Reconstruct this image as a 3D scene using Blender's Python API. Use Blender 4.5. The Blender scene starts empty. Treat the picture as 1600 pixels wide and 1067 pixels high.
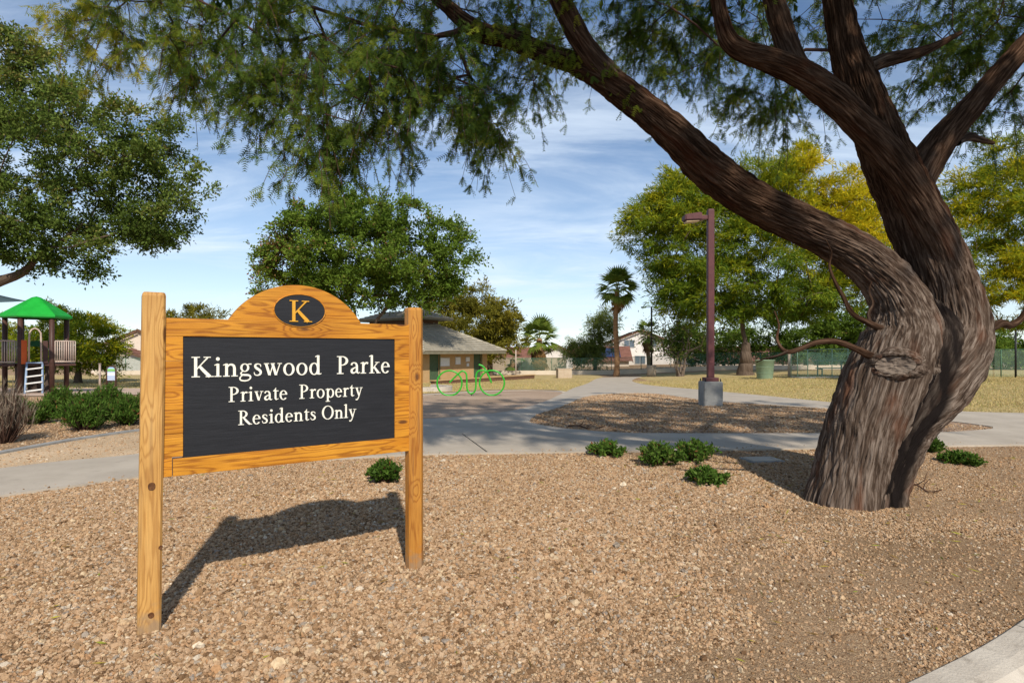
import bpy, bmesh, math, random
import numpy as np
from mathutils import Vector, Matrix, Quaternion
from mathutils.geometry import delaunay_2d_cdt

R = math.radians
scene = bpy.context.scene
COL = scene.collection
random.seed(7)

# ------------------------------------------------------------------ camera, sky, sun, exposure
EYE = 1.45          # camera height
FPX = 900.0         # focal length for a 1600 px wide picture
HOR = 549.0         # horizon row
cam_d = bpy.data.cameras.new('camera')
cam = bpy.data.objects.new('camera', cam_d)
COL.objects.link(cam)
cam.location = (0, 0, EYE)
cam.rotation_euler = (R(90), 0, 0)
cam_d.sensor_width = 36.0
cam_d.lens = FPX / 1600 * 36.0
cam_d.shift_y = (HOR - 533.5) / 1600
cam_d.clip_start = 0.05
cam_d.clip_end = 3000
scene.camera = cam

SUN_EL = R(40.0)
SUN_AZ = Vector((0.27, -0.963, 0)).normalized()      # horizontal direction towards the sun
world = bpy.data.worlds.new('World')
scene.world = world
world.use_nodes = True


def build_world():
    nt = world.node_tree
    nt.nodes.clear()
    N, L = nt.nodes.new, nt.links.new
    out = N('ShaderNodeOutputWorld')
    bg = N('ShaderNodeBackground')
    sky = N('ShaderNodeTexSky')
    sky.sky_type = 'NISHITA'
    sky.sun_disc = False
    sky.sun_elevation = SUN_EL
    sky.sun_rotation = math.atan2(SUN_AZ.x, SUN_AZ.y)
    sky.altitude = 400
    sky.air_density = 1.0
    sky.dust_density = 0.0
    sky.ozone_density = 3.0
    tc = N('ShaderNodeTexCoord')
    sep = N('ShaderNodeSeparateXYZ')
    L(tc.outputs['Generated'], sep.inputs[0])
    den = N('ShaderNodeMath'); den.operation = 'ADD'; den.inputs[1].default_value = 0.22
    ab = N('ShaderNodeMath'); ab.operation = 'ABSOLUTE'
    L(sep.outputs['Z'], ab.inputs[0]); L(ab.outputs[0], den.inputs[0])
    dx = N('ShaderNodeMath'); dx.operation = 'DIVIDE'
    dy = N('ShaderNodeMath'); dy.operation = 'DIVIDE'
    L(sep.outputs['X'], dx.inputs[0]); L(den.outputs[0], dx.inputs[1])
    L(sep.outputs['Y'], dy.inputs[0]); L(den.outputs[0], dy.inputs[1])
    com = N('ShaderNodeCombineXYZ')
    L(dx.outputs[0], com.inputs[0]); L(dy.outputs[0], com.inputs[1])
    mp = N('ShaderNodeMapping')
    mp.inputs['Rotation'].default_value = (0, 0, R(-14))
    mp.inputs['Scale'].default_value = (0.75, 2.1, 1)
    mp.inputs['Location'].default_value = (3.3, 1.7, 0)
    L(com.outputs[0], mp.inputs['Vector'])
    n1 = N('ShaderNodeTexNoise'); n1.inputs['Scale'].default_value = 1.15
    n1.inputs['Detail'].default_value = 9; n1.inputs['Roughness'].default_value = 0.62
    n1.inputs['Distortion'].default_value = 0.7
    L(mp.outputs[0], n1.inputs['Vector'])
    n2 = N('ShaderNodeTexNoise'); n2.inputs['Scale'].default_value = 0.55
    n2.inputs['Detail'].default_value = 4
    L(com.outputs[0], n2.inputs['Vector'])
    r1 = N('ShaderNodeMapRange'); r1.interpolation_type = 'SMOOTHSTEP'
    r1.inputs[1].default_value = 0.38; r1.inputs[2].default_value = 0.72
    L(n1.outputs[0], r1.inputs[0])
    r2 = N('ShaderNodeMapRange'); r2.interpolation_type = 'SMOOTHSTEP'
    r2.inputs[1].default_value = 0.28; r2.inputs[2].default_value = 0.62
    r2.inputs[3].default_value = 0.25
    L(n2.outputs[0], r2.inputs[0])
    mu = N('ShaderNodeMath'); mu.operation = 'MULTIPLY'
    L(r1.outputs[0], mu.inputs[0]); L(r2.outputs[0], mu.inputs[1])
    mu2 = N('ShaderNodeMath'); mu2.operation = 'MULTIPLY'; mu2.inputs[1].default_value = 0.74
    L(mu.outputs[0], mu2.inputs[0])
    # the thin cloud sheet is seen edge-on towards the horizon and closes up there
    ed = N('ShaderNodeMapRange'); ed.interpolation_type = 'SMOOTHSTEP'
    ed.inputs[1].default_value = 0.42; ed.inputs[2].default_value = -0.02
    ed.inputs[3].default_value = 0.0; ed.inputs[4].default_value = 0.40
    L(ab.outputs[0], ed.inputs[0])
    mxx = N('ShaderNodeMath'); mxx.operation = 'ADD'; mxx.use_clamp = True
    L(ed.outputs[0], mxx.inputs[0]); L(mu2.outputs[0], mxx.inputs[1])
    mix = N('ShaderNodeMix'); mix.data_type = 'RGBA'
    L(mxx.outputs[0], mix.inputs['Factor'])
    L(sky.outputs[0], mix.inputs['A'])
    mix.inputs['B'].default_value = (6.7, 7.7, 8.9, 1)
    L(mix.outputs['Result'], bg.inputs['Color'])
    bg.inputs['Strength'].default_value = 0.110
    L(bg.outputs[0], out.inputs['Surface'])


build_world()
sun_d = bpy.data.lights.new('sun', 'SUN')
sun_d.energy = 4.2
sun_d.angle = R(1.2)
sun_d.color = (1.0, 0.93, 0.82)
sun = bpy.data.objects.new('sun', sun_d)
COL.objects.link(sun)
to_sun = SUN_AZ * math.cos(SUN_EL) + Vector((0, 0, math.sin(SUN_EL)))
sun.rotation_euler = (-to_sun).to_track_quat('-Z', 'Y').to_euler()
sun.location = (4, -8, 14)

vs = scene.view_settings
vs.view_transform = 'Standard'
vs.look = 'None'
vs.gamma = 1.0
vs.exposure = 0.22
vs.use_curve_mapping = False
scene.cycles.max_bounces = 6
scene.cycles.diffuse_bounces = 4
scene.cycles.transparent_max_bounces = 12
scene.cycles.use_denoising = True

# ------------------------------------------------------------------ geometry of the place


def smooth(a, b, v):
    t = min(max((v - a) / (b - a), 0.0), 1.0)
    return t * t * (3 - 2 * t)


def hgt(x, y):
    """the park falls gently away towards the far wall, less so on the right"""
    return -0.9 * smooth(14, 46, y) * (1 - 0.6 * smooth(8, 24, x))


def U(px, py, d):
    """a point d metres in front of the photographer, on the line of sight of a photo position"""
    return Vector(((px - 800) / FPX * d, d, EYE + (HOR - py) / FPX * d))


def G(px, py):
    """the ground point seen at a photo position"""
    d = EYE * FPX / (py - HOR)
    for _ in range(60):
        z = hgt((px - 800) / FPX * d, d)
        d = 0.5 * d + 0.5 * (EYE - z) * FPX / (py - HOR)
    return Vector(((px - 800) / FPX * d, d, hgt((px - 800) / FPX * d, d)))


def ground_at(x, y):
    return Vector((x, y, hgt(x, y)))


# ------------------------------------------------------------------ object helpers
def tag(o, label=None, cat=None, group=None, kind=None):
    if label: o['label'] = label
    if cat: o['category'] = cat
    if group: o['group'] = group
    if kind: o['kind'] = kind
    return o


def empty(name, loc=(0, 0, 0), rz=0.0):
    o = bpy.data.objects.new(name, None)
    COL.objects.link(o)
    o.location = loc
    o.rotation_euler = (0, 0, rz)
    o.empty_display_size = 0.2
    return o


def link(name, me, m=None, parent=None, loc=None, rot=None):
    o = bpy.data.objects.new(name, me)
    COL.objects.link(o)
    if m is not None and not me.materials:
        me.materials.append(m)
    if parent is not None:
        o.parent = parent
    if loc is not None: o.location = loc
    if rot is not None: o.rotation_euler = rot
    return o


def bm_obj(name, bm, m, parent=None, loc=None, rot=None, smooth_sh=False):
    me = bpy.data.meshes.new(name)
    bmesh.ops.recalc_face_normals(bm, faces=bm.faces)
    bm.to_mesh(me)
    bm.free()
    if smooth_sh:
        me.polygons.foreach_set('use_smooth', [True] * len(me.polygons))
    return link(name, me, m, parent, loc, rot)


def add_box(bm, c, s, mat=None):
    """box with centre c, size s; mat is an optional 4x4"""
    vs_ = []
    for dz in (-.5, .5):
        for dx, dy in ((-.5, -.5), (.5, -.5), (.5, .5), (-.5, .5)):
            p = Vector((c[0] + dx * s[0], c[1] + dy * s[1], c[2] + dz * s[2]))
            if mat is not None: p = mat @ p
            vs_.append(bm.verts.new(p))
    fs = []
    for f in ((3, 2, 1, 0), (4, 5, 6, 7), (0, 1, 5, 4), (1, 2, 6, 5), (2, 3, 7, 6), (3, 0, 4, 7)):
        fs.append(bm.faces.new([vs_[i] for i in f]))
    return fs


def box(name, c, s, m, parent=None, bevel=0.0, rot=None, seg=2):
    """a box object whose origin is its own centre"""
    bm = bmesh.new()
    add_box(bm, (0, 0, 0), s)
    if bevel:
        bmesh.ops.bevel(bm, geom=list(bm.edges), offset=bevel, segments=seg, affect='EDGES', profile=0.6)
    return bm_obj(name, bm, m, parent, c, rot)


def frame_of(t):
    t = t.normalized()
    a = Vector((0, 0, 1)) if abs(t.z) < 0.92 else Vector((1, 0, 0))
    u = t.cross(a).normalized()
    return u, u.cross(t).normalized()


def add_tube(bm, pts, rad, seg=8, caps=True):
    pts = [Vector(p) for p in pts]
    if not hasattr(rad, '__len__'):
        rad = [rad] * len(pts)
    rings = []
    u = None
    for i, p in enumerate(pts):
        t = (pts[min(i + 1, len(pts) - 1)] - pts[max(i - 1, 0)])
        if t.length < 1e-9: t = Vector((0, 0, 1))
        t.normalize()
        if u is None:
            u, v = frame_of(t)
        else:
            u = (u - t * u.dot(t))
            if u.length < 1e-6: u, _ = frame_of(t)
            u.normalize()
        v = t.cross(u)
        rings.append([bm.verts.new(p + (u * math.cos(a) + v * math.sin(a)) * rad[i])
                      for a in [2 * math.pi * k / seg for k in range(seg)]])
    for a, b in zip(rings, rings[1:]):
        for k in range(seg):
            f = bm.faces.new((a[k], a[(k + 1) % seg], b[(k + 1) % seg], b[k]))
            f.smooth = True
    if caps:
        bm.faces.new(list(reversed(rings[0])))
        bm.faces.new(rings[-1])
    return rings


def tube(name, pts, rad, m, parent=None, seg=8):
    bm = bmesh.new()
    add_tube(bm, pts, rad, seg)
    return bm_obj(name, bm, m, parent)


def catmull(pts, n=6, closed=False):
    pts = [Vector(p) for p in pts]
    out = []
    m = len(pts)
    rng = range(m if closed else m - 1)
    for i in rng:
        if closed:
            p0, p1, p2, p3 = pts[(i - 1) % m], pts[i], pts[(i + 1) % m], pts[(i + 2) % m]
        else:
            p0, p1, p2, p3 = pts[max(i - 1, 0)], pts[i], pts[i + 1], pts[min(i + 2, m - 1)]
        for k in range(n):
            t = k / n
            out.append(0.5 * ((2 * p1) + (p2 - p0) * t + (2 * p0 - 5 * p1 + 4 * p2 - p3) * t * t
                              + (3 * p1 - p0 - 3 * p2 + p3) * t ** 3))
    if not closed:
        out.append(pts[-1])
    return out


def np_mesh(name, verts, faces, attrs=None, smooth_sh=False):
    """fast mesh from numpy arrays; faces is (n,3) or (n,4)"""
    me = bpy.data.meshes.new(name)
    verts = np.ascontiguousarray(verts, dtype=np.float32)
    faces = np.ascontiguousarray(faces, dtype=np.int32)
    nv, nf, k = len(verts), len(faces), faces.shape[1]
    me.vertices.add(nv)
    me.vertices.foreach_set('co', verts.ravel())
    me.loops.add(nf * k)
    me.loops.foreach_set('vertex_index', faces.ravel())
    me.polygons.add(nf)
    me.polygons.foreach_set('loop_start', np.arange(0, nf * k, k, dtype=np.int32))
    if smooth_sh:
        me.polygons.foreach_set('use_smooth', np.ones(nf, dtype=bool))
    for an, (typ, arr) in (attrs or {}).items():
        a = me.attributes.new(an, typ, 'POINT')
        a.data.foreach_set('value' if typ in ('FLOAT', 'INT') else 'vector',
                           np.ascontiguousarray(arr, dtype=np.float32 if typ != 'INT' else np.int32).ravel())
    me.update(calc_edges=True)
    return me


# ---- numpy value noise
def _hash(i, j, k, seed):
    h = (i.astype(np.int64) * 374761393 + j.astype(np.int64) * 668265263 + k.astype(np.int64) * 2147483647
         + seed * 1274126177) & 0xffffffff
    h = ((h ^ (h >> 13)) * 1274126177) & 0xffffffff
    h = (h ^ (h >> 16)) & 0xffffff
    return h.astype(np.float64) / 0xffffff


def vnoise(p, seed=0):
    f = np.floor(p)
    t = p - f
    t = t * t * (3 - 2 * t)
    i, j, k = f[:, 0], f[:, 1], f[:, 2]
    r = 0
    for a in (0, 1):
        wa = t[:, 0] if a else 1 - t[:, 0]
        for b in (0, 1):
            wb = t[:, 1] if b else 1 - t[:, 1]
            for c in (0, 1):
                wc = t[:, 2] if c else 1 - t[:, 2]
                r = r + wa * wb * wc * _hash(i + a, j + b, k + c, seed)
    return r


def fbm(p, octaves=3, seed=0):
    r, amp, tot = 0, 1.0, 0
    for o in range(octaves):
        r = r + amp * vnoise(p * 2 ** o, seed + o * 17)
        tot += amp
        amp *= 0.5
    return r / tot


# ------------------------------------------------------------------ materials (all procedural)
def new_mat(name):
    m = bpy.data.materials.new(name)
    m.use_nodes = True
    nt = m.node_tree
    b = nt.nodes['Principled BSDF']
    return m, nt, b


def ramp(nt, stops, interp='LINEAR'):
    r = nt.nodes.new('ShaderNodeValToRGB')
    r.color_ramp.interpolation = interp
    els = r.color_ramp.elements
    while len(els) < len(stops):
        els.new(0.5)
    for e, (p, c) in zip(els, stops):
        e.position = p
        e.color = (c[0], c[1], c[2], 1)
    return r


def surf(name, c1, c2, scale=3.0, rough=0.85, bump=0.2, bscale=None, detail=6, spec=0.3, metallic=0.0,
         speck=None, coord='Object', stretch=None, bdist=0.01):
    """noise-mottled surface with fine bump; speck adds a second, finer mottling towards that colour"""
    m, nt, b = new_mat(name)
    N, L = nt.nodes.new, nt.links.new
    tc = N('ShaderNodeTexCoord')
    src = tc.outputs[coord]
    if stretch:
        mp = N('ShaderNodeMapping'); mp.inputs['Scale'].default_value = stretch
        L(src, mp.inputs['Vector']); src = mp.outputs[0]
    n = N('ShaderNodeTexNoise'); n.inputs['Scale'].default_value = scale
    n.inputs['Detail'].default_value = detail; n.inputs['Roughness'].default_value = 0.6
    L(src, n.inputs['Vector'])
    r = ramp(nt, [(0.32, c1), (0.68, c2)])
    L(n.outputs[0], r.inputs[0])
    colr = r.outputs[0]
    if speck:
        n3 = N('ShaderNodeTexNoise'); n3.inputs['Scale'].default_value = speck[1]
        n3.inputs['Detail'].default_value = 3
        L(src, n3.inputs['Vector'])
        mr = N('ShaderNodeMapRange'); mr.inputs[1].default_value = speck[2]; mr.inputs[2].default_value = speck[2] + .15
        mr.inputs[4].default_value = speck[3]
        L(n3.outputs[0], mr.inputs[0])
        mx = N('ShaderNodeMix'); mx.data_type = 'RGBA'
        L(mr.outputs[0], mx.inputs['Factor']); L(colr, mx.inputs['A'])
        mx.inputs['B'].default_value = (*speck[0], 1)
        colr = mx.outputs['Result']
    L(colr, b.inputs['Base Color'])
    b.inputs['Roughness'].default_value = rough
    b.inputs['Specular IOR Level'].default_value = spec
    b.inputs['Metallic'].default_value = metallic
    if bump:
        n2 = N('ShaderNodeTexNoise'); n2.inputs['Scale'].default_value = bscale or scale * 8
        n2.inputs['Detail'].default_value = 5
        L(src, n2.inputs['Vector'])
        bp = N('ShaderNodeBump'); bp.inputs['Strength'].default_value = bump
        bp.inputs['Distance'].default_value = bdist
        L(n2.outputs[0], bp.inputs['Height']); L(bp.outputs[0], b.inputs['Normal'])
    return m


def leaf_mat(name, stops, transl=0.35, rough=0.6, spec=0.08):
    """leaf colour follows the per-leaf 'tint' (kind of leaf, place in the crown, painted-in sunlight); some light passes through"""
    m, nt, b = new_mat(name)
    N, L = nt.nodes.new, nt.links.new
    at = N('ShaderNodeAttribute'); at.attribute_name = 'tint'
    r = ramp(nt, stops)
    L(at.outputs['Fac'], r.inputs[0])
    L(r.outputs[0], b.inputs['Base Color'])
    b.inputs['Roughness'].default_value = rough
    b.inputs['Specular IOR Level'].default_value = spec
    tr = N('ShaderNodeBsdfTranslucent')
    L(r.outputs[0], tr.inputs['Color'])
    mx = N('ShaderNodeMixShader'); mx.inputs[0].default_value = transl
    L(b.outputs[0], mx.inputs[1]); L(tr.outputs[0], mx.inputs[2])
    L(mx.outputs[0], nt.nodes['Material Output'].inputs['Surface'])
    return m


def wood_mat(name, dark, mid, light, axis='X', knot=(0.10, 0.035, 0.012), rough=0.5, seed=0.0, kdens=1.0, foot=False):
    """oiled softwood: long grain, growth-ring waves that bend round dark knots"""
    m, nt, b = new_mat(name)
    N, L = nt.nodes.new, nt.links.new
    tc = N('ShaderNodeTexCoord')
    oi = N('ShaderNodeObjectInfo')
    mp = N('ShaderNodeMapping')
    if axis == 'Z': mp.inputs['Rotation'].default_value = (0, R(90), 0)
    L(tc.outputs['Object'], mp.inputs['Vector'])
    off = N('ShaderNodeVectorMath'); off.operation = 'SCALE'
    comb = N('ShaderNodeCombineXYZ')
    L(oi.outputs['Random'], comb.inputs[0]); L(oi.outputs['Random'], comb.inputs[1]); L(oi.outputs['Random'], comb.inputs[2])
    L(comb.outputs[0], off.inputs[0]); off.inputs['Scale'].default_value = 37.0
    add = N('ShaderNodeVectorMath'); add.operation = 'ADD'
    L(mp.outputs[0], add.inputs[0]); L(off.outputs[0], add.inputs[1])
    P = add.outputs[0]
    # knots
    mk = N('ShaderNodeMapping'); mk.inputs['Scale'].default_value = (2.6 * kdens, 7.5, 7.5)
    mk.inputs['Location'].default_value = (seed, seed * .7, seed * .3)
    L(P, mk.inputs['Vector'])
    vo = N('ShaderNodeTexVoronoi'); vo.feature = 'F1'; vo.inputs['Scale'].default_value = 1.0
    vo.inputs['Randomness'].default_value = 0.9
    L(mk.outputs[0], vo.inputs['Vector'])
    kn = N('ShaderNodeMapRange'); kn.interpolation_type = 'SMOOTHSTEP'
    kn.inputs[1].default_value = 0.13; kn.inputs[2].default_value = 0.05
    kn.inputs[3].default_value = 0.0; kn.inputs[4].default_value = 1.0
    L(vo.outputs['Distance'], kn.inputs[0])
    swirl = N('ShaderNodeMapRange'); swirl.interpolation_type = 'SMOOTHSTEP'
    swirl.inputs[1].default_value = 0.48; swirl.inputs[2].default_value = 0.0
    L(vo.outputs['Distance'], swirl.inputs[0])
    # long grain
    mg = N('ShaderNodeMapping'); mg.inputs['Scale'].default_value = (1.1, 15, 15)
    L(P, mg.inputs['Vector'])
    ng = N('ShaderNodeTexNoise'); ng.inputs['Scale'].default_value = 1.0; ng.inputs['Detail'].default_value = 3
    ng.inputs['Roughness'].default_value = 0.5
    L(mg.outputs[0], ng.inputs['Vector'])
    sw = N('ShaderNodeMath'); sw.operation = 'MULTIPLY_ADD'; sw.inputs[1].default_value = 0.42
    L(swirl.outputs[0], sw.inputs[0]); L(ng.outputs[0], sw.inputs[2])
    fr = N('ShaderNodeMath'); fr.operation = 'MULTIPLY'; fr.inputs[1].default_value = 46.0
    L(sw.outputs[0], fr.inputs[0])
    sn = N('ShaderNodeMath'); sn.operation = 'SINE'
    L(fr.outputs[0], sn.inputs[0])
    ring = N('ShaderNodeMapRange'); ring.inputs[1].default_value = -0.4; ring.inputs[2].default_value = 1.0
    L(sn.outputs[0], ring.inputs[0])
    pw = N('ShaderNodeMath'); pw.operation = 'POWER'; pw.inputs[1].default_value = 2.2
    L(ring.outputs[0], pw.inputs[0])
    # fine fibre
    mf = N('ShaderNodeMapping'); mf.inputs['Scale'].default_value = (4, 160, 160)
    L(P, mf.inputs['Vector'])
    nf = N('ShaderNodeTexNoise'); nf.inputs['Scale'].default_value = 1.0; nf.inputs['Detail'].default_value = 2
    L(mf.outputs[0], nf.inputs['Vector'])
    # broad stain
    ms = N('ShaderNodeMapping'); ms.inputs['Scale'].default_value = (2.2, 9, 9)
    L(P, ms.inputs['Vector'])
    nb = N('ShaderNodeTexNoise'); nb.inputs['Scale'].default_value = 1.0; nb.inputs['Detail'].default_value = 4
    L(ms.outputs[0], nb.inputs['Vector'])
    base = ramp(nt, [(0.3, mid), (0.7, light)])
    L(nb.outputs[0], base.inputs[0])
    m1 = N('ShaderNodeMix'); m1.data_type = 'RGBA'
    f1 = N('ShaderNodeMath'); f1.operation = 'MULTIPLY'; f1.inputs[1].default_value = 0.62
    L(pw.outputs[0], f1.inputs[0])
    L(f1.outputs[0], m1.inputs['Factor']); L(base.outputs[0], m1.inputs['A'])
    m1.inputs['B'].default_value = (*dark, 1)
    m2 = N('ShaderNodeMix'); m2.data_type = 'RGBA'; m2.blend_type = 'MULTIPLY'
    m2.inputs['Factor'].default_value = 0.35
    rf = ramp(nt, [(0.3, (.55, .5, .45)), (0.62, (1.1, 1.1, 1.1))])
    L(nf.outputs[0], rf.inputs[0])
    L(m1.outputs['Result'], m2.inputs['A']); L(rf.outputs[0], m2.inputs['B'])
    vr = ramp(nt, [(0, (.74, .66, .60)), (.5, (1, 1, 1)), (1, (1.12, 1.10, 1.0))])
    nv = N('ShaderNodeTexNoise'); nv.inputs['Scale'].default_value = 1.0; nv.inputs['Detail'].default_value = 5
    mv = N('ShaderNodeMapping'); mv.inputs['Scale'].default_value = (3.5, 6, 6)
    L(P, mv.inputs['Vector']); L(mv.outputs[0], nv.inputs['Vector'])
    av = N('ShaderNodeMath'); av.operation = 'MULTIPLY_ADD'; av.inputs[1].default_value = .45
    bv_ = N('ShaderNodeMath'); bv_.operation = 'MULTIPLY_ADD'; bv_.inputs[1].default_value = 1.3; bv_.inputs[2].default_value = -.38
    L(nv.outputs[0], bv_.inputs[0]); L(oi.outputs['Random'], av.inputs[0]); L(bv_.outputs[0], av.inputs[2])
    L(av.outputs[0], vr.inputs[0])
    m4 = N('ShaderNodeMix'); m4.data_type = 'RGBA'; m4.blend_type = 'MULTIPLY'; m4.inputs['Factor'].default_value = 1
    L(m2.outputs['Result'], m4.inputs['A']); L(vr.outputs[0], m4.inputs['B'])
    m2 = m4
    m3 = N('ShaderNodeMix'); m3.data_type = 'RGBA'
    f3 = N('ShaderNodeMath'); f3.operation = 'MULTIPLY'; f3.inputs[1].default_value = 0.9
    L(kn.outputs[0], f3.inputs[0]); L(f3.outputs[0], m3.inputs['Factor'])
    L(m2.outputs['Result'], m3.inputs['A']); m3.inputs['B'].default_value = (*knot, 1)
    final = m3.outputs['Result']
    if foot:            # dried mud splashed up the foot of the post, and a few grey weather streaks
        sz = N('ShaderNodeSeparateXYZ'); L(tc.outputs['Object'], sz.inputs[0])
        ns = N('ShaderNodeTexNoise'); ns.inputs['Scale'].default_value = 22; ns.inputs['Detail'].default_value = 6
        L(tc.outputs['Object'], ns.inputs['Vector'])
        sm_ = N('ShaderNodeMath'); sm_.operation = 'MULTIPLY_ADD'; sm_.inputs[1].default_value = -.30
        L(ns.outputs[0], sm_.inputs[0]); L(sz.outputs['Z'], sm_.inputs[2])
        mr_ = N('ShaderNodeMapRange'); mr_.inputs[1].default_value = -.02; mr_.inputs[2].default_value = -.14; mr_.inputs[4].default_value = .75
        L(sm_.outputs[0], mr_.inputs[0])
        m5 = N('ShaderNodeMix'); m5.data_type = 'RGBA'
        L(mr_.outputs[0], m5.inputs['Factor']); L(final, m5.inputs['A']); m5.inputs['B'].default_value = (.27, .19, .12, 1)
        mw = N('ShaderNodeMapping'); mw.inputs['Scale'].default_value = (30, 30, 1.5)
        L(tc.outputs['Object'], mw.inputs['Vector'])
        nw = N('ShaderNodeTexNoise'); nw.inputs['Scale'].default_value = 1; nw.inputs['Detail'].default_value = 5
        L(mw.outputs[0], nw.inputs['Vector'])
        mg_ = N('ShaderNodeMapRange'); mg_.inputs[1].default_value = .56; mg_.inputs[2].default_value = .74; mg_.inputs[4].default_value = .6
        L(nw.outputs[0], mg_.inputs[0])
        m6 = N('ShaderNodeMix'); m6.data_type = 'RGBA'
        L(mg_.outputs[0], m6.inputs['Factor']); L(m5.outputs['Result'], m6.inputs['A']); m6.inputs['B'].default_value = (.25, .14, .06, 1)
        final = m6.outputs['Result']
    L(final, b.inputs['Base Color'])
    b.inputs['Roughness'].default_value = rough
    b.inputs['Specular IOR Level'].default_value = 0.35
    bp = N('ShaderNodeBump'); bp.inputs['Strength'].default_value = 0.25; bp.inputs['Distance'].default_value = 0.002
    hh = N('ShaderNodeMath'); hh.operation = 'SUBTRACT'
    L(nf.outputs[0], hh.inputs[0]); L(pw.outputs[0], hh.inputs[1])
    L(hh.outputs[0], bp.inputs['Height']); L(bp.outputs[0], b.inputs['Normal'])
    return m


def gravel_mat(name, stops, cell=55.0, bump=0.8, mott=0.8, tone2=None, bdist=0.012):
    """ground of crushed stone: cells of stone colours, raised, over broad mottling"""
    m, nt, b = new_mat(name)
    N, L = nt.nodes.new, nt.links.new
    tc = N('ShaderNodeTexCoord')
    src = tc.outputs['Object']
    nd = N('ShaderNodeTexNoise'); nd.inputs['Scale'].default_value = cell * .6; nd.inputs['Detail'].default_value = 2
    L(src, nd.inputs['Vector'])
    dm = N('ShaderNodeVectorMath'); dm.operation = 'MULTIPLY_ADD'
    dm.inputs[1].default_value = (.02, .02, .02)
    L(nd.outputs['Color'], dm.inputs[0]); L(src, dm.inputs[2])
    vo = N('ShaderNodeTexVoronoi'); vo.inputs['Scale'].default_value = cell
    L(dm.outputs[0], vo.inputs['Vector'])
    sp = N('ShaderNodeSeparateColor'); L(vo.outputs['Color'], sp.inputs[0])
    r = ramp(nt, stops)
    L(sp.outputs[0], r.inputs[0])
    nb = N('ShaderNodeTexNoise'); nb.inputs['Scale'].default_value = mott; nb.inputs['Detail'].default_value = 5
    L(src, nb.inputs['Vector'])
    rb = ramp(nt, [(0.3, (.78, .74, .68)), (0.7, (1.12, 1.1, 1.08))])
    L(nb.outputs[0], rb.inputs[0])
    mx = N('ShaderNodeMix'); mx.data_type = 'RGBA'; mx.blend_type = 'MULTIPLY'; mx.inputs['Factor'].default_value = 1
    L(r.outputs[0], mx.inputs['A']); L(rb.outputs[0], mx.inputs['B'])
    L(mx.outputs['Result'], b.inputs['Base Color'])
    b.inputs['Roughness'].default_value = 0.95
    b.inputs['Specular IOR Level'].default_value = 0.15
    bp = N('ShaderNodeBump'); bp.inputs['Strength'].default_value = bump; bp.inputs['Distance'].default_value = bdist
    bp.invert = True
    L(vo.outputs['Distance'], bp.inputs['Height']); L(bp.outputs[0], b.inputs['Normal'])
    return m


M = {}
STONES = [(0.0, (.20, .12, .065)), (0.25, (.36, .23, .12)), (0.55, (.47, .32, .18)), (0.8, (.55, .40, .25)), (1.0, (.62, .52, .40))]
M['soil'] = gravel_mat('gravel_soil', [(0, (.21, .13, .075)), (.5, (.34, .225, .13)), (1, (.45, .32, .20))], 130, 0.9, bdist=.008)
M['sand'] = gravel_mat('granite_sand', [(0, (.44, .32, .20)), (.5, (.53, .39, .25)), (1, (.62, .48, .33))], 90, 0.5)
M['islandsoil'] = gravel_mat('island_gravel', [(0, (.20, .13, .085)), (.5, (.33, .22, .15)), (1, (.45, .33, .24))], 45, 0.9)
M['concrete'] = surf('path_concrete', (.36, .305, .24), (.46, .395, .315), 1.3, .9, .25, 60, speck=((.27, .23, .19), 7, .60, .45))
M['kerb'] = surf('kerb_concrete', (.40, .345, .28), (.52, .46, .38), 2.5, .92, .5, 70, speck=((.24, .20, .155), 11, .58, .6))
M['asphalt'] = surf('asphalt', (.045, .045, .047), (.07, .07, .07), 6, .95, .6, 120)
M['lawn'] = surf('dry_lawn', (.37, .27, .11), (.50, .38, .175), .55, .95, .9, 45, detail=9, speck=((.19, .17, .045), 1.1, .56, .55), bdist=.03)
M['metal_maroon'] = surf('maroon_paint', (.085, .026, .028), (.12, .038, .038), 6, .5, .1)
M['metal_black'] = surf('black_paint', (.008, .008, .009), (.02, .02, .02), 8, .5, .1)
M['block_concrete'] = surf('grey_concrete', (.20, .20, .19), (.33, .32, .30), 3, .95, .5, 40, speck=((.12, .12, .115), 8, .58, .5))
M['tan_block'] = surf('tan_block', (.40, .31, .22), (.50, .40, .29), 3, .95, .4, 40)
M['green_paint'] = surf('green_rack_paint', (.015, .30, .010), (.03, .40, .02), 9, .35, .05, spec=.5)
M['sage'] = surf('sage_paint', (.17, .24, .15), (.22, .29, .185), 5, .6, .1)


# ------------------------------------------------------------------ setting: ground sheets
def in_poly(pt, poly):
    x, y = pt
    c = False
    n = len(poly)
    j = n - 1
    for i in range(n):
        xi, yi = poly[i]; xj, yj = poly[j]
        if (yi > y) != (yj > y) and x < (xj - xi) * (y - yi) / (yj - yi) + xi:
            c = not c
        j = i
    return c


def np_in_poly(pts, poly):
    x, y = pts[:, 0], pts[:, 1]
    c = np.zeros(len(pts), bool)
    n = len(poly)
    j = n - 1
    for i in range(n):
        xi, yi = poly[i]; xj, yj = poly[j]
        if yi != yj:
            t = ((yi > y) != (yj > y)) & (x < (xj - xi) * (y - yi) / (yj - yi) + xi)
            c ^= t
        j = i
    return c


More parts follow.
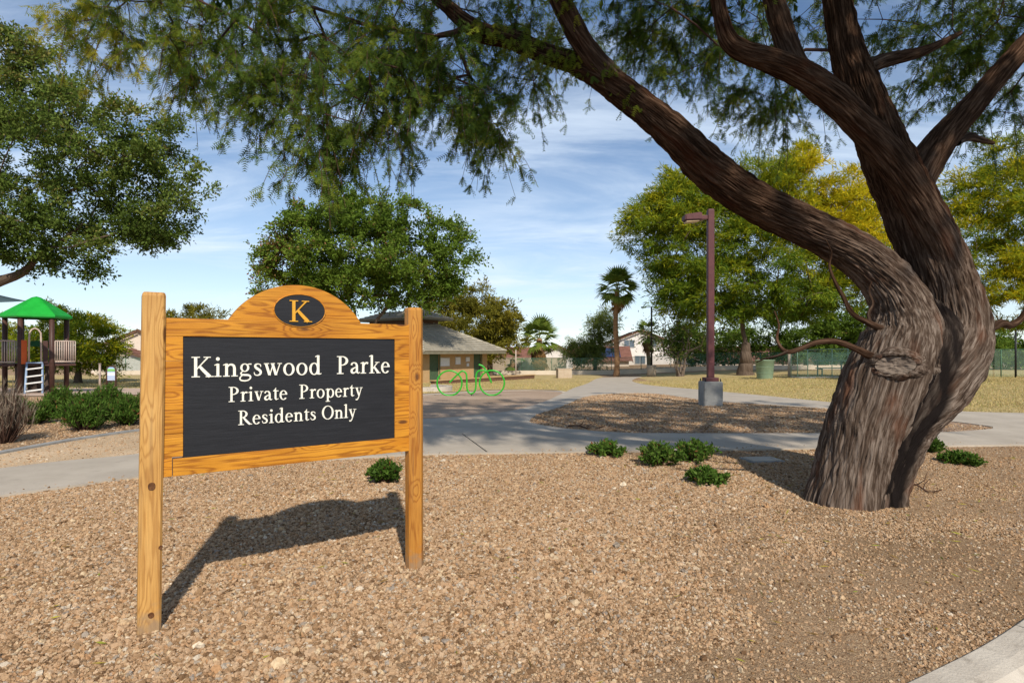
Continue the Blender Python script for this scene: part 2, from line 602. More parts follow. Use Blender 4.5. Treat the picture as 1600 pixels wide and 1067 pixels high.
def sheet(name, outer, m, dz=0.0, holes=(), step=1.0, skirt=0.0, parent=None, inside_pts=None):
    """a sheet of ground that follows the terrain, cut to an outline, with optional edge faces"""
    outer = [(p[0], p[1]) for p in outer]
    holes = [[(p[0], p[1]) for p in h] for h in holes]
    co, ed = [], []
    for loop in [outer] + holes:
        s = len(co)
        co += [Vector(p) for p in loop]
        ed += [(s + i, s + (i + 1) % len(loop)) for i in range(len(loop))]
    a = np.array(outer)
    mn, mxx = a.min(0), a.max(0)
    gx = np.arange(mn[0] + step * .5, mxx[0], step)
    gy = np.arange(mn[1] + step * .5, mxx[1], step)
    if len(gx) and len(gy):
        P = np.array(np.meshgrid(gx, gy)).reshape(2, -1).T
        k = np_in_poly(P, outer)
        for h in holes: k &= ~np_in_poly(P, h)
        co += [Vector(p) for p in P[k]]
    v, e, f, *_ = delaunay_2d_cdt(co, ed, [], 0, 1e-5)
    bm = bmesh.new()
    bv = [bm.verts.new((p.x, p.y, hgt(p.x, p.y) + dz)) for p in v]
    for t in f:
        c = sum((v[i] for i in t), Vector((0, 0))) / len(t)
        if in_poly(c, outer) and not any(in_poly(c, h) for h in holes):
            bm.faces.new([bv[i] for i in t])
    bmesh.ops.delete(bm, geom=[q for q in bm.verts if not q.link_faces], context='VERTS')
    bmesh.ops.recalc_face_normals(bm, faces=bm.faces)
    if sum(q.normal.z for q in bm.faces) < 0:
        bmesh.ops.reverse_faces(bm, faces=bm.faces)
    if skirt:
        be = [q for q in bm.edges if len(q.link_faces) == 1]
        r = bmesh.ops.extrude_edge_only(bm, edges=be)
        for q in r['geom']:
            if isinstance(q, bmesh.types.BMVert):
                q.co.z -= skirt
    me = bpy.data.meshes.new(name)
    bm.to_mesh(me)
    bm.free()
    return link(name, me, m, parent)


def GP(pix, n=5, closed=False):
    """outline of ground points through photo positions, smoothed on the ground"""
    return [(p.x, p.y) for p in catmull([G(*p) for p in pix], n, closed)]


# street edge: back of the kerb, from the left behind the camera to the far right
KERB = catmull([(-60, -14, 0), (-24, -5.4, 0), (-9, -1.6, 0), (-3, .55, 0), (0.2, 1.75, 0), (1.75, 2.52, 0), (2.74, 3.09, 0),
                (4.6, 4.35, 0), (7.5, 6.6, 0), (12, 10.6, 0), (22, 19, 0), (60, 46, 0)], 6)
KXY = [(p.x, p.y) for p in KERB]

ground_outer = KXY + [(420, 60), (420, 620), (-420, 620), (-420, -40), (-200, -30)]


def ground_sheet():
    # graded grid so that the slope is followed without a heavy mesh
    outer = ground_outer
    co = [Vector(p) for p in outer]
    ed = [(i, (i + 1) % len(outer)) for i in range(len(outer))]
    pts = []
    for y in list(np.arange(-4, 60, 2.0)) + [70, 90, 130, 200, 320, 480]:
        st = 3.0 if y < 60 else 30
        lim = 60 if y < 60 else 390
        for x in np.arange(-lim, lim + .1, st):
            if in_poly((x, y), outer): pts.append(Vector((x, y)))
    v, e, f, *_ = delaunay_2d_cdt(co + pts, ed, [], 0, 1e-5)
    bm = bmesh.new()
    bv = [bm.verts.new((p.x, p.y, hgt(p.x, p.y))) for p in v]
    for t in f:
        c = sum((v[i] for i in t), Vector((0, 0))) / 3
        if in_poly(c, outer): bm.faces.new([bv[i] for i in t])
    bmesh.ops.delete(bm, geom=[q for q in bm.verts if not q.link_faces], context='VERTS')
    bmesh.ops.recalc_face_normals(bm, faces=bm.faces)
    if sum(q.normal.z for q in bm.faces) < 0:
        bmesh.ops.reverse_faces(bm, faces=bm.faces)
    me = bpy.data.meshes.new('ground')
    bm.to_mesh(me); bm.free()
    return link('ground', me, M['soil'])


tag(ground_sheet(), 'brown decomposed granite ground across the park', None, kind='structure')


def off_curve(pts, d):
    out = []
    for i, p in enumerate(pts):
        t = (pts[min(i + 1, len(pts) - 1)] - pts[max(i - 1, 0)]).normalized()
        out.append(p + Vector((t.y, -t.x, 0)) * d)
    return out


def sweep_profile(name, pts, prof, m, parent=None, cap=True):
    """prof: list of (offset to the right of travel, z)"""
    bm = bmesh.new()
    rows = [[bm.verts.new(q + Vector((0, 0, z))) for q in off_curve(pts, o)] for o, z in prof]
    for a, b in zip(rows, rows[1:]):
        for i in range(len(pts) - 1):
            f = bm.faces.new((a[i], a[i + 1], b[i + 1], b[i]))
    if cap:
        bm.faces.new([r[0] for r in rows]); bm.faces.new([r[-1] for r in reversed(rows)])
    return bm_obj(name, bm, m, parent)


def kerb():
    k = empty('kerb', (0, 0, 0))
    tag(k, kind='structure')
    k['label'] = 'pale concrete street kerb curving past the gravel bed'
    prof = [(0, -.2), (0, .012), (.012, .022), (.12, .018), (.17, .008), (.20, -.02), (.225, -.10), (.24, -.125),
            (.30, -.135), (.55, -.15), (.55, -.25)]
    # sections about three metres long with open joints between them
    dense = catmull(KERB, 4)
    L_ = [0]
    for a, b in zip(dense, dense[1:]): L_.append(L_[-1] + (b - a).length)
    i0 = min(range(len(dense)), key=lambda i: (dense[i] - Vector((2.62, 3.02, 0))).length)
    off = L_[i0]

    def at(s):
        for i in range(len(L_) - 1):
            if L_[i] <= s <= L_[i + 1]:
                t = (s - L_[i]) / max(L_[i + 1] - L_[i], 1e-9)
                return dense[i].lerp(dense[i + 1], t)
        return dense[-1]
    s0 = off % 3.0
    marks = np.arange(s0, L_[-1], 3.0)
    for a, b in zip(marks, marks[1:]):
        mid = at((a + b) / 2)
        if mid.y < -3 or mid.x > 14: continue
        ps = [at(s) for s in np.linspace(a + .005, b - .005, 16)]
        sweep_profile('kerb_section', ps, prof, M['kerb'], k)
    return k


kerb()
street = off_curve(KERB, .54)
st_out = [(p.x, p.y) for p in street] + [(420, 40), (420, -300), (-420, -300), (-420, -60), (-200, -50)]


def street_sheet():
    bm = bmesh.new()
    v, e, f, *_ = delaunay_2d_cdt([Vector(p) for p in st_out], [(i, (i + 1) % len(st_out)) for i in range(len(st_out))], [], 1, 1e-5)
    bv = [bm.verts.new((p.x, p.y, -.152)) for p in v]
    for t in f: bm.faces.new([bv[i] for i in t])
    o = bm_obj('street', bm, M['asphalt'])
    tag(o, 'dark asphalt street beyond the kerb', None, kind='structure')


street_sheet()

NEAR = [(-160, 803), (-80, 791), (0, 778), (110, 763), (213, 748), (330, 735), (450, 724), (560, 717), (660, 712), (780, 710),
        (860, 709), (1000, 707), (1200, 704), (1400, 700), (1600, 697), (1800, 696)]
FAR_R = [(1800, 653), (1600, 647), (1480, 643), (1300, 630), (1130, 613), (1040, 605), (1003, 600.5), (988, 596), (992, 592), (1003, 589)]
FAR_L = [(942, 590), (928, 594), (905, 604), (884, 613), (864, 623), (836, 634), (800, 643), (750, 649.5), (700, 654), (620, 659),
         (540, 665), (440, 674), (330, 690), (213, 712), (100, 723), (0, 735), (-80, 745), (-160, 755)]
near_w, farr_w, farl_w = GP(NEAR), GP(FAR_R), GP(FAR_L)
ISLAND = GP([(827, 659.5), (840, 649), (862, 641.5), (890, 631), (919, 620), (965, 615.5), (1021, 616), (1097, 626), (1160, 631), (1292, 640), (1460, 657),
             (1540, 667), (1551, 670), (1540, 673), (1454, 678), (1280, 679), (1027, 679), (960, 677.5), (900, 673), (862, 668.5), (838, 664)], 4, True)


def paths():
    p = empty('path')
    tag(p, kind='structure')
    p['label'] = 'grey concrete footpaths meeting in front of the lawn'
    outer = near_w + farr_w + farl_w
    # an open joint crosses the junction left of the island
    a, b = G(722, 680), G(762, 709.8)
    t = (b - a).normalized()
    nrm = Vector((-t.y, t.x, 0)) * .012
    j0, j1 = a, b + t * .02
    joint = [(j0 + nrm), (j0 - nrm), (j1 - nrm), (j1 + nrm)]
    # the joint reaches the near edge: keep it just inside so that the outline stays simple
    j1 = b - t * .04
    joint = [(j0 + nrm).xy, (j1 + nrm).xy, (j1 - nrm).xy, (j0 - nrm).xy]
    sheet('path_slab', outer, M['concrete'], .03, [ISLAND, [tuple(q) for q in joint]], .8, .12, p)


paths()
o = sheet('island_gravel', ISLAND, M['islandsoil'], .012, step=.8)
tag(o, 'dark brown gravel island between the two footpaths', None, kind='structure')

LAWN_R = GP([(1800, 652.3), (1600, 646.4), (1480, 642.4), (1300, 629.5), (1130, 612.5), (1040, 604.6), (1004, 600), (990, 596), (994, 592), (1004, 588.5)]) + \
    [(12.2, 56), (70, 56), (70, 13)]
LAWN_L = GP([(942, 589.5), (928, 593.5), (905, 603.5), (886, 611.5), (868, 609.5), (830, 608.5), (780, 609), (740, 610.5), (663, 615), (580, 620)]) + \
    [(-14, 27), (-24, 29), (-60, 28), (-60, 57), (8.6, 57)]
tag(sheet('lawn', LAWN_R, M['lawn'], .008, step=1.5), 'dry golden lawn right of the footpath', None, kind='structure')
tag(sheet('lawn', LAWN_L, M['lawn'], .008, step=1.5), 'dry lawn in front of the small building', None, kind='structure')


def strip_on_ground(name, pts, w, h, m, label):
    c = [Vector((p[0], p[1], 0)) for p in pts]
    a, b = off_curve(c, w / 2), off_curve(c, -w / 2)
    bm = bmesh.new()
    rows = []
    for q, dz in ((a, -.05), (a, h), (b, h), (b, -.05)):
        rows.append([bm.verts.new((v.x, v.y, hgt(v.x, v.y) + dz)) for v in q])
    for r0, r1 in zip(rows, rows[1:]):
        for i in range(len(pts) - 1):
            bm.faces.new((r0[i], r0[i + 1], r1[i + 1], r1[i]))
    bm.faces.new([r[0] for r in rows]); bm.faces.new([r[-1] for r in rows])
    o = bm_obj(name, bm, m)
    tag(o, label, None, kind='structure')
    return o


EDGE = GP([(-120, 735), (-40, 717), (0, 709), (60, 698), (110, 689), (160, 681.5), (213, 674), (300, 664), (420, 653), (520, 645)])
strip_on_ground('garden_edging', EDGE, .13, .035, M['block_concrete'], 'narrow grey concrete edging curving below the green shrubs')
MOW = GP([(884, 613.2), (868, 611.3), (830, 610.2), (780, 610.8), (740, 612.5), (663, 617), (580, 622)])
strip_on_ground('lawn_edging', MOW, .3, .02, M['kerb'], 'pale concrete edging between brown sand and the lawn')
# pale granite fines between the edging and the footpath
sand_poly = EDGE + list(reversed([q for q in farl_w if True]))
sand_outer = EDGE[:] + GP([(560, 664), (540, 665.5), (440, 674.5), (330, 690.5), (213, 712.5), (100, 723.5), (0, 735.5), (-80, 745.5), (-120, 750)])
tag(sheet('sand_strip', sand_outer, M['sand'], .006, step=.8), 'pale granite sand strip between the edging and footpath', None, kind='structure')
PATCH = GP([(884, 613.6), (868, 612), (830, 611), (780, 611.6), (740, 613.4), (663, 618), (580, 623), (480, 632)]) + \
    GP([(480, 669), (540, 664), (620, 658), (700, 653), (750, 648.4), (800, 642), (836, 633), (864, 622), (883, 614.2)])
M['patchsand'] = gravel_mat('patch_sand', [(0, (.33, .235, .165)), (.5, (.40, .295, .215)), (1, (.47, .36, .27))], 60, .6, .5)
tag(sheet('sand_patch', PATCH, M['patchsand'], .006, step=1.0), 'brown sand patch between the bicycle rack and footpath', None, kind='structure')
PLAY = [(-32, 20.5), (-14.2, 19.5), (-12.2, 22), (-12.0, 28), (-20, 29.5), (-34, 29)]
M['playsand'] = surf('play_surface', (.46, .33, .25), (.54, .40, .31), 1.0, .95, .4, 50)
tag(sheet('play_surface', PLAY, M['playsand'], .016, step=1.5), 'pinkish sand surface below the playground', None, kind='structure')


# ------------------------------------------------------------------ loose gravel (uncountable: one object each)
def stone_material():
    m, nt, b = new_mat('gravel_stone')
    N, L = nt.nodes.new, nt.links.new
    oi = N('ShaderNodeObjectInfo')
    r = ramp(nt, [(0.0, (.13, .075, .04)), (0.12, (.26, .16, .085)), (0.35, (.40, .265, .158)), (0.6, (.475, .34, .222)),
                  (0.76, (.39, .225, .115)), (0.86, (.56, .43, .275)), (0.94, (.26, .22, .185)), (1.0, (.66, .56, .43))])
    L(oi.outputs['Random'], r.inputs[0])
    tc = N('ShaderNodeTexCoord')
    n = N('ShaderNodeTexNoise'); n.inputs['Scale'].default_value = 2.2; n.inputs['Detail'].default_value = 4
    L(tc.outputs['Object'], n.inputs['Vector'])
    rr = ramp(nt, [(.3, (.75, .72, .68)), (.7, (1.15, 1.13, 1.1))])
    L(n.outputs[0], rr.inputs[0])
    mx = N('ShaderNodeMix'); mx.data_type = 'RGBA'; mx.blend_type = 'MULTIPLY'; mx.inputs['Factor'].default_value = 1
    L(r.outputs[0], mx.inputs['A']); L(rr.outputs[0], mx.inputs['B'])
    L(mx.outputs['Result'], b.inputs['Base Color'])
    b.inputs['Roughness'].default_value = .95
    b.inputs['Specular IOR Level'].default_value = .08
    return m


M['stone'] = stone_material()


def scatter_tree(name, variants):
    """node group: puts one of a few shapes, made in the nodes, on every point"""
    ng = bpy.data.node_groups.new(name, 'GeometryNodeTree')
    ng.interface.new_socket('Geometry', in_out='INPUT', socket_type='NodeSocketGeometry')
    ng.interface.new_socket('Geometry', in_out='OUTPUT', socket_type='NodeSocketGeometry')
    N, L = ng.nodes.new, ng.links.new
    gi, go = N('NodeGroupInput'), N('NodeGroupOutput')
    geo = N('GeometryNodeGeometryToInstance')
    for v in variants:
        L(v(ng), geo.inputs[0])
    inst = N('GeometryNodeInstanceOnPoints')
    L(gi.outputs[0], inst.inputs['Points'])
    L(geo.outputs[0], inst.inputs['Instance'])
    inst.inputs['Pick Instance'].default_value = True
    def attr(nm, typ):
        a = N('GeometryNodeInputNamedAttribute'); a.data_type = typ
        a.inputs['Name'].default_value = nm
        return a.outputs[0]
    L(attr('pick', 'INT'), inst.inputs['Instance Index'])
    e2r = N('FunctionNodeEulerToRotation')
    L(attr('rot', 'FLOAT_VECTOR'), e2r.inputs[0])
    L(e2r.outputs[0], inst.inputs['Rotation'])
    L(attr('scl', 'FLOAT_VECTOR'), inst.inputs['Scale'])
    L(inst.outputs[0], go.inputs[0])
    return ng


def stone_variant(seed):
    def f(ng):
        N, L = ng.nodes.new, ng.links.new
        ico = N('GeometryNodeMeshIcoSphere'); ico.inputs['Radius'].default_value = 1; ico.inputs['Subdivisions'].default_value = 2
        sp = N('GeometryNodeSetPosition')
        L(ico.outputs[0], sp.inputs[0])
        pos = N('GeometryNodeInputPosition')
        no = N('ShaderNodeTexNoise'); no.noise_dimensions = '4D'
        no.inputs['W'].default_value = seed * 7.3; no.inputs['Scale'].default_value = 1.1; no.inputs['Detail'].default_value = 1
        L(pos.outputs[0], no.inputs['Vector'])
        vm = N('ShaderNodeVectorMath'); vm.operation = 'SUBTRACT'; vm.inputs[1].default_value = (.5, .5, .5)
        L(no.outputs['Color'], vm.inputs[0])
        sc = N('ShaderNodeVectorMath'); sc.operation = 'SCALE'; sc.inputs['Scale'].default_value = 2.3
        L(vm.outputs[0], sc.inputs[0]); L(sc.outputs[0], sp.inputs['Offset'])
        sm = N('GeometryNodeSetMaterial'); sm.inputs['Material'].default_value = M['stone']
        L(sp.outputs[0], sm.inputs[0])
        return sm.outputs[0]
    return f


STONE_TREE = scatter_tree('scatter_stones', [stone_variant(s) for s in range(1, 8)])


def stones(name, poly, n_per_m2, size, label, seed, dfade=None, big=0.0, z0=0.0, keep=None):
    rg = np.random.default_rng(seed)
    a = np.array(poly)
    mn, mx_ = a.min(0), a.max(0)
    n = int((mx_ - mn).prod() * n_per_m2)
    P = mn + rg.random((n, 2)) * (mx_ - mn)
    P = P[np_in_poly(P, [tuple(q) for q in poly])]
    # only what a viewer near here could see of it
    P = P[np.abs(P[:, 0]) < P[:, 1] * 1.05 + .9]
    # bare, trodden patches of fines show between the stones
    bare = fbm(np.c_[P * 1.3, np.full(len(P), 2.0)], 3, 91)
    low = np.clip((P[:, 0] * .8 - (P[:, 1] - 3.6) * .7 + .2) / 1.6, 0, 1)
    P = P[rg.random(len(P)) < np.clip(1.0 - np.clip((bare - .50 + .10 * low) / .10, 0, 1) * (.30 + .45 * low), 0, 1)]
    if dfade is not None:
        P = P[rg.random(len(P)) < dfade(P)]
    n = len(P)
    worn = fbm(np.c_[P * .8, np.zeros(n)], 3, 5)            # worn, finer patches
    s = size * np.exp(rg.normal(0, .33, n)) * (0.72 + .75 * worn)
    if big: s = np.where(rg.random(n) < big, s * 1.8, s)
    # finer towards the kerb on the right, as in a trodden corner
    tr = np.clip((P[:, 0] * .8 - (P[:, 1] - 3.6) * .7 - .2) / 1.6, 0, 1)
    s = s * (1 - .38 * tr)
    z = np.array([hgt(x, y) for x, y in P]) + z0
    V = np.c_[P, z + s * .12]
    rot = rg.random((n, 3)) * np.array([.9, .9, 6.28])
    scl = np.c_[s * rg.uniform(.8, 1.3, n), s * rg.uniform(.75, 1.15, n), s * rg.uniform(.6, 1.0, n)]
    me = bpy.data.meshes.new(name)
    me.vertices.add(n)
    me.vertices.foreach_set('co', V.astype(np.float32).ravel())
    for nm, typ, arr in (('rot', 'FLOAT_VECTOR', rot), ('scl', 'FLOAT_VECTOR', scl)):
        at = me.attributes.new(nm, typ, 'POINT'); at.data.foreach_set('vector', arr.astype(np.float32).ravel())
    at = me.attributes.new('pick', 'INT', 'POINT'); at.data.foreach_set('value', rg.integers(0, 7, n).astype(np.int32))
    me.materials.append(M['stone'])
    o = link(name, me)
    md = o.modifiers.new('scatter', 'NODES'); md.node_group = STONE_TREE
    tag(o, label, 'gravel', kind='stuff')
    return n


kerb_vis = [p for p in KXY if -7 < p[0] < 14]
bed = kerb_vis + [(14, near_w[-1][1])] + list(reversed([q for q in near_w if -8.5 < q[0] < 10]))
stones('gravel', bed, 6800, .0067, 'loose tan crushed gravel covering the foreground bed', 3,
       dfade=lambda P: np.clip(1.25 - (P[:, 1] - 3.5) / 9, .45, 1), big=.012)
SPILL = near_w[6:-4] + [(x, y + .22 + .08 * math.sin(x * 2.1)) for x, y in reversed(near_w[6:-4])]
stones('gravel', SPILL, 70, .0075, 'stray gravel spilled onto the near edge of the footpath', 8, z0=.03)
stones('gravel', ISLAND, 700, .0105, 'loose brown gravel on the island between paths', 4, z0=.012)
stones('gravel', sand_outer, 350, .0065, 'fine pale gravel on the strip below the edging', 5, z0=.004)
BEDL = EDGE + [(-5.5, 17.5), (-13, 19), (-24, 18), (-16, 9)]
stones('gravel', BEDL, 300, .009, 'scattered tan gravel around the green shrubs', 6)


def blade_variant(ng):
    N, L = ng.nodes.new, ng.links.new
    c = N('GeometryNodeMeshCone')
    c.inputs['Vertices'].default_value = 3; c.inputs['Radius Bottom'].default_value = 1; c.inputs['Depth'].default_value = 1
    sm = N('GeometryNodeSetMaterial'); sm.inputs['Material'].default_value = M['blade']
    L(c.outputs['Mesh'], sm.inputs[0])
    return sm.outputs[0]


m_, nt_, b_ = new_mat('grass_blade')
oi_ = nt_.nodes.new('ShaderNodeObjectInfo')
rb_ = ramp(nt_, [(0, (.25, .17, .05)), (.4, (.42, .31, .11)), (.75, (.56, .43, .19)), (.88, (.25, .25, .06)), (1, (.17, .21, .04))])
nt_.links.new(oi_.outputs['Random'], rb_.inputs[0]); nt_.links.new(rb_.outputs[0], b_.inputs['Base Color'])
b_.inputs['Roughness'].default_value = .8
M['blade'] = m_
BLADE_TREE = scatter_tree('scatter_blades', [blade_variant])


def blades(poly, n, ymax, seed, label):
    rg = np.random.default_rng(seed)
    a = np.array(poly)
    a0, a1 = a.min(0), np.minimum(a.max(0), [60, ymax])
    P = a0 + rg.random((n * 6, 2)) * (a1 - a0)
    P = P[np_in_poly(P, [tuple(q) for q in poly]) & (np.abs(P[:, 0]) < P[:, 1] * .95 + 1)]
    P = P[rg.random(len(P)) < np.clip((14 / P[:, 1]) ** 1.5, .05, 1)][:n]
    clump = fbm(np.c_[P * .9, np.zeros(len(P))], 3, seed)
    k = len(P)
    h = .045 * rg.uniform(.5, 1.5, k) * (.6 + .9 * clump) * np.clip(P[:, 1] / 22, 1, 1.6)
    me = bpy.data.meshes.new('grass')
    me.vertices.add(k)
    me.vertices.foreach_set('co', np.c_[P, [hgt(x, y) + .006 for x, y in P]].astype(np.float32).ravel())
    for nm, arr in (('rot', np.c_[rg.normal(0, .5, (k, 2)), rg.random(k) * 6.28]), ('scl', np.c_[h * .16, h * .07, h])):
        at = me.attributes.new(nm, 'FLOAT_VECTOR', 'POINT'); at.data.foreach_set('vector', arr.astype(np.float32).ravel())
    at = me.attributes.new('pick', 'INT', 'POINT'); at.data.foreach_set('value', np.zeros(k, np.int32))
    me.materials.append(M['blade'])
    o = link('grass', me)
    o.modifiers.new('scatter', 'NODES').node_group = BLADE_TREE
    tag(o, label, 'grass', kind='stuff')


blades(LAWN_R, 110000, 45, 51, 'short dry grass blades on the lawn right of the path')
blades(LAWN_L, 70000, 50, 52, 'short dry grass blades on the lawn before the building')
print('gravel ok')

# ------------------------------------------------------------------ the park sign
M['post_wood'] = wood_mat('post_wood', (.36, .16, .034), (.52, .265, .066), (.62, .35, .11), 'Z', rough=.6, kdens=.8, foot=True)
M['post_wood_dark'] = wood_mat('post_wood_amber', (.26, .075, .008), (.46, .175, .02), (.54, .255, .05), 'Z', rough=.5, kdens=1.6, seed=2.3, foot=True)
M['frame_wood'] = wood_mat('frame_wood', (.21, .05, .004), (.53, .20, .013), (.64, .285, .026), 'X', rough=.45)
M['panel_black'] = surf('black_panel_paint', (.0125, .0125, .0145), (.021, .021, .024), 3, .55, .22, 6, stretch=(2, 40, 40),
                        speck=((.07, .07, .075), 9, .70, .5), bdist=.004)
M['letter_cream'] = surf('cream_lettering', (.80, .76, .62), (.88, .84, .72), 20, .6, .1)
M['letter_gold'] = surf('gold_lettering', (.62, .30, .02), (.70, .36, .04), 20, .5, .1)

PL, PR_ = G(232.5, 983), G(647.5, 885)
SIGN_MID = (PL + PR_) / 2
SIGN_DIR = (PR_ - PL).normalized()
SIGN_W = (PR_ - PL).length
SIGN_RZ = math.atan2(SIGN_DIR.y, SIGN_DIR.x)
SIGN_M = Matrix.Translation(SIGN_MID) @ Matrix.Rotation(SIGN_RZ, 4, 'Z')
FRONT = -0.032      # face of the frame, in front of the line through the posts


def on_board(px, py, yl=FRONT):
    inv = SIGN_M.inverted()
    o = inv @ Vector((0, 0, EYE))
    d = (inv.to_3x3() @ Vector(((px - 800) / FPX, 1, (HOR - py) / FPX)))
    t = (yl - o.y) / d.y
    q = o + d * t
    return q.x, q.z


def strip_prism(bm, left, right, y0, y1):
    """solid ribbon between two outlines (x,z); y0 front, y1 back"""
    n = len(left)
    fl = [bm.verts.new((p[0], y0, p[1])) for p in left]
    fr = [bm.verts.new((p[0], y0, p[1])) for p in right]
    bl = [bm.verts.new((p[0], y1, p[1])) for p in left]
    br = [bm.verts.new((p[0], y1, p[1])) for p in right]
    for i in range(n - 1):
        bm.faces.new((fl[i], fl[i + 1], fr[i + 1], fr[i]))
        bm.faces.new((bl[i], br[i], br[i + 1], bl[i + 1]))
        bm.faces.new((fl[i], bl[i], bl[i + 1], fl[i + 1]))
        bm.faces.new((fr[i], fr[i + 1], br[i + 1], br[i]))
    bm.faces.new((fl[0], fr[0], br[0], bl[0]))
    bm.faces.new((fl[-1], bl[-1], br[-1], fr[-1]))


# ---- serif letters drawn as strokes: s = bar, e = ring (arc), d = pen stroke
X = .65


def _foot(x0, x1, y=0.0): return ('s', x0, x1, y, y + .045)
def _cap(x0, x1): return ('s', x0, x1, .955, 1.0)


GLYPH = {
    'K': (1.02, [('s', .12, .265, .02, .98), _foot(0, .39), _cap(0, .39), ('d', [(.25, .40), (.50, .68), (.76, .965)], [.055, .055, .07]), _cap(.56, .90),
                 ('d', [(.36, .55), (.60, .28), (.86, .02)], [.12, .155, .15]), _foot(.66, 1.04)]),
    'P': (.76, [('s', .12, .265, .02, .98), _foot(0, .40), ('s', 0, .34, .955, 1.0), ('e', .30, .735, .38, .265, .15, .05, -90, 90),
                ('s', .2, .31, .47, .52), ('s', .2, .31, .95, .999)]),
    'R': (.96, [('s', .12, .265, .02, .98), _foot(0, .40), ('s', 0, .34, .955, 1.0), ('e', .30, .745, .35, .255, .145, .05, -90, 90),
                ('s', .2, .31, .49, .54), ('s', .2, .31, .95, .999), ('d', [(.36, .52), (.58, .25), (.82, .02)], [.11, .15, .13]), _foot(.72, .97)]),
    'O': (1.0, [('e', .48, .5, .48, .52, .15, .05, 0, 360)]),
    'i': (.37, [('s', .10, .235, .01, X), _foot(0, .335), ('d', [(.0, .575), (.17, .63)], [.04, .07]), ('e', .165, .89, .088, .088, .08, .08, 0, 360)]),
    'l': (.36, [('s', .10, .235, .01, 1.05), _foot(0, .335), ('d', [(.0, .975), (.17, 1.03)], [.04, .07])]),
    'n': (.74, [('s', .10, .235, .01, X), _foot(0, .32), ('d', [(.0, .575), (.17, .63)], [.04, .07]),
                ('d', [(.21, .47), (.29, .575), (.40, .60), (.51, .55), (.555, .42)], [.04, .075, .10, .12, .135]),
                ('s', .488, .622, .01, .43), _foot(.40, .72)]),
    'r': (.50, [('s', .10, .235, .01, X), _foot(0, .34), ('d', [(.0, .575), (.17, .63)], [.04, .07]),
                ('d', [(.21, .45), (.29, .57), (.38, .61), (.47, .575)], [.04, .07, .10, .11])]),
    'd': (.74, [('e', .29, .315, .285, .335, .13, .05, 0, 360), ('s', .455, .59, .01, 1.05), ('d', [(.35, .975), (.52, 1.03)], [.04, .07]),
                ('d', [(.52, .03), (.62, .025), (.71, .055)], [.06, .05, .03])]),
    'o': (.67, [('e', .31, .315, .31, .335, .13, .05, 0, 360)]),
    'p': (.72, [('s', .10, .235, -.28, X), _foot(0, .34, -.30), ('d', [(.0, .575), (.17, .63)], [.04, .07]), ('e', .39, .315, .285, .335, .13, .05, 0, 360)]),
    'g': (.66, [('e', .28, .435, .225, .215, .105, .045, 0, 360), ('d', [(.42, .585), (.50, .615), (.62, .615)], [.04, .05, .06]),
                ('d', [(.17, .245), (.09, .17), (.12, .09), (.28, .065), (.46, .05), (.56, -.02), (.555, -.12), (.44, -.21), (.26, -.235), (.09, -.20), (.035, -.11), (.09, -.01), (.20, .055)],
                 [.045, .06, .085, .10, .10, .09, .065, .06, .07, .075, .07, .05, .04])]),
    's': (.50, [('d', [(.385, .465), (.365, .575), (.235, .618), (.12, .575), (.105, .475), (.19, .385), (.31, .305), (.385, .205), (.35, .085), (.22, .03), (.085, .07), (.045, .195)],
                 [.035, .05, .055, .085, .115, .13, .13, .12, .09, .055, .05, .035])]),
    'w': (.98, [('d', [(.11, .63), (.30, .02)], [.135, .13]), ('d', [(.31, .03), (.49, .60)], [.05, .05]), ('d', [(.45, .63), (.64, .02)], [.135, .13]),
                ('d', [(.65, .03), (.85, .62)], [.05, .05]), ('s', 0, .27, .61, X), ('s', .36, .58, .611, X), ('s', .72, .96, .61, X)]),
    'v': (.62, [('d', [(.11, .63), (.31, .02)], [.135, .13]), ('d', [(.32, .03), (.515, .62)], [.05, .05]), ('s', 0, .27, .61, X), ('s', .39, .63, .61, X)]),
    'y': (.63, [('d', [(.11, .63), (.32, .05)], [.135, .12]), ('d', [(.525, .62), (.32, .0), (.25, -.16), (.16, -.255), (.05, -.24)], [.05, .06, .06, .075, .105]),
                ('s', 0, .27, .61, X), ('s', .39, .64, .61, X)]),
    'a': (.60, [('s', .35, .48, .05, .46), ('d', [(.075, .485), (.12, .585), (.24, .62), (.36, .575), (.415, .44)], [.10, .075, .06, .10, .13]),
                ('d', [(.40, .375), (.23, .315), (.10, .215), (.095, .10), (.19, .045), (.30, .075), (.39, .15)], [.045, .065, .11, .13, .095, .05, .04]),
                ('d', [(.43, .08), (.50, .03), (.60, .075)], [.09, .065, .03])]),
    't': (.44, [('s', .125, .255, .09, .70), ('d', [(.05, .63), (.15, .70), (.235, .84)], [.03, .07, .03]), ('s', .02, .41, .60, .65), ('d', [(.19, .12), (.245, .035), (.41, .085)], [.13, .075, .03])]),
    'e': (.60, [('e', .29, .315, .285, .335, .13, .05, 6, 322), ('s', .08, .565, .345, .39)]),
    'k': (.72, [('s', .10, .235, .01, 1.05), ('d', [(.0, .975), (.17, 1.03)], [.04, .07]), _foot(0, .33), ('d', [(.22, .25), (.36, .42), (.53, .61)], [.045, .045, .05]),
                ('s', .38, .66, .61, X), ('d', [(.31, .37), (.45, .19), (.60, .02)], [.10, .13, .12]), _foot(.47, .73)]),
}


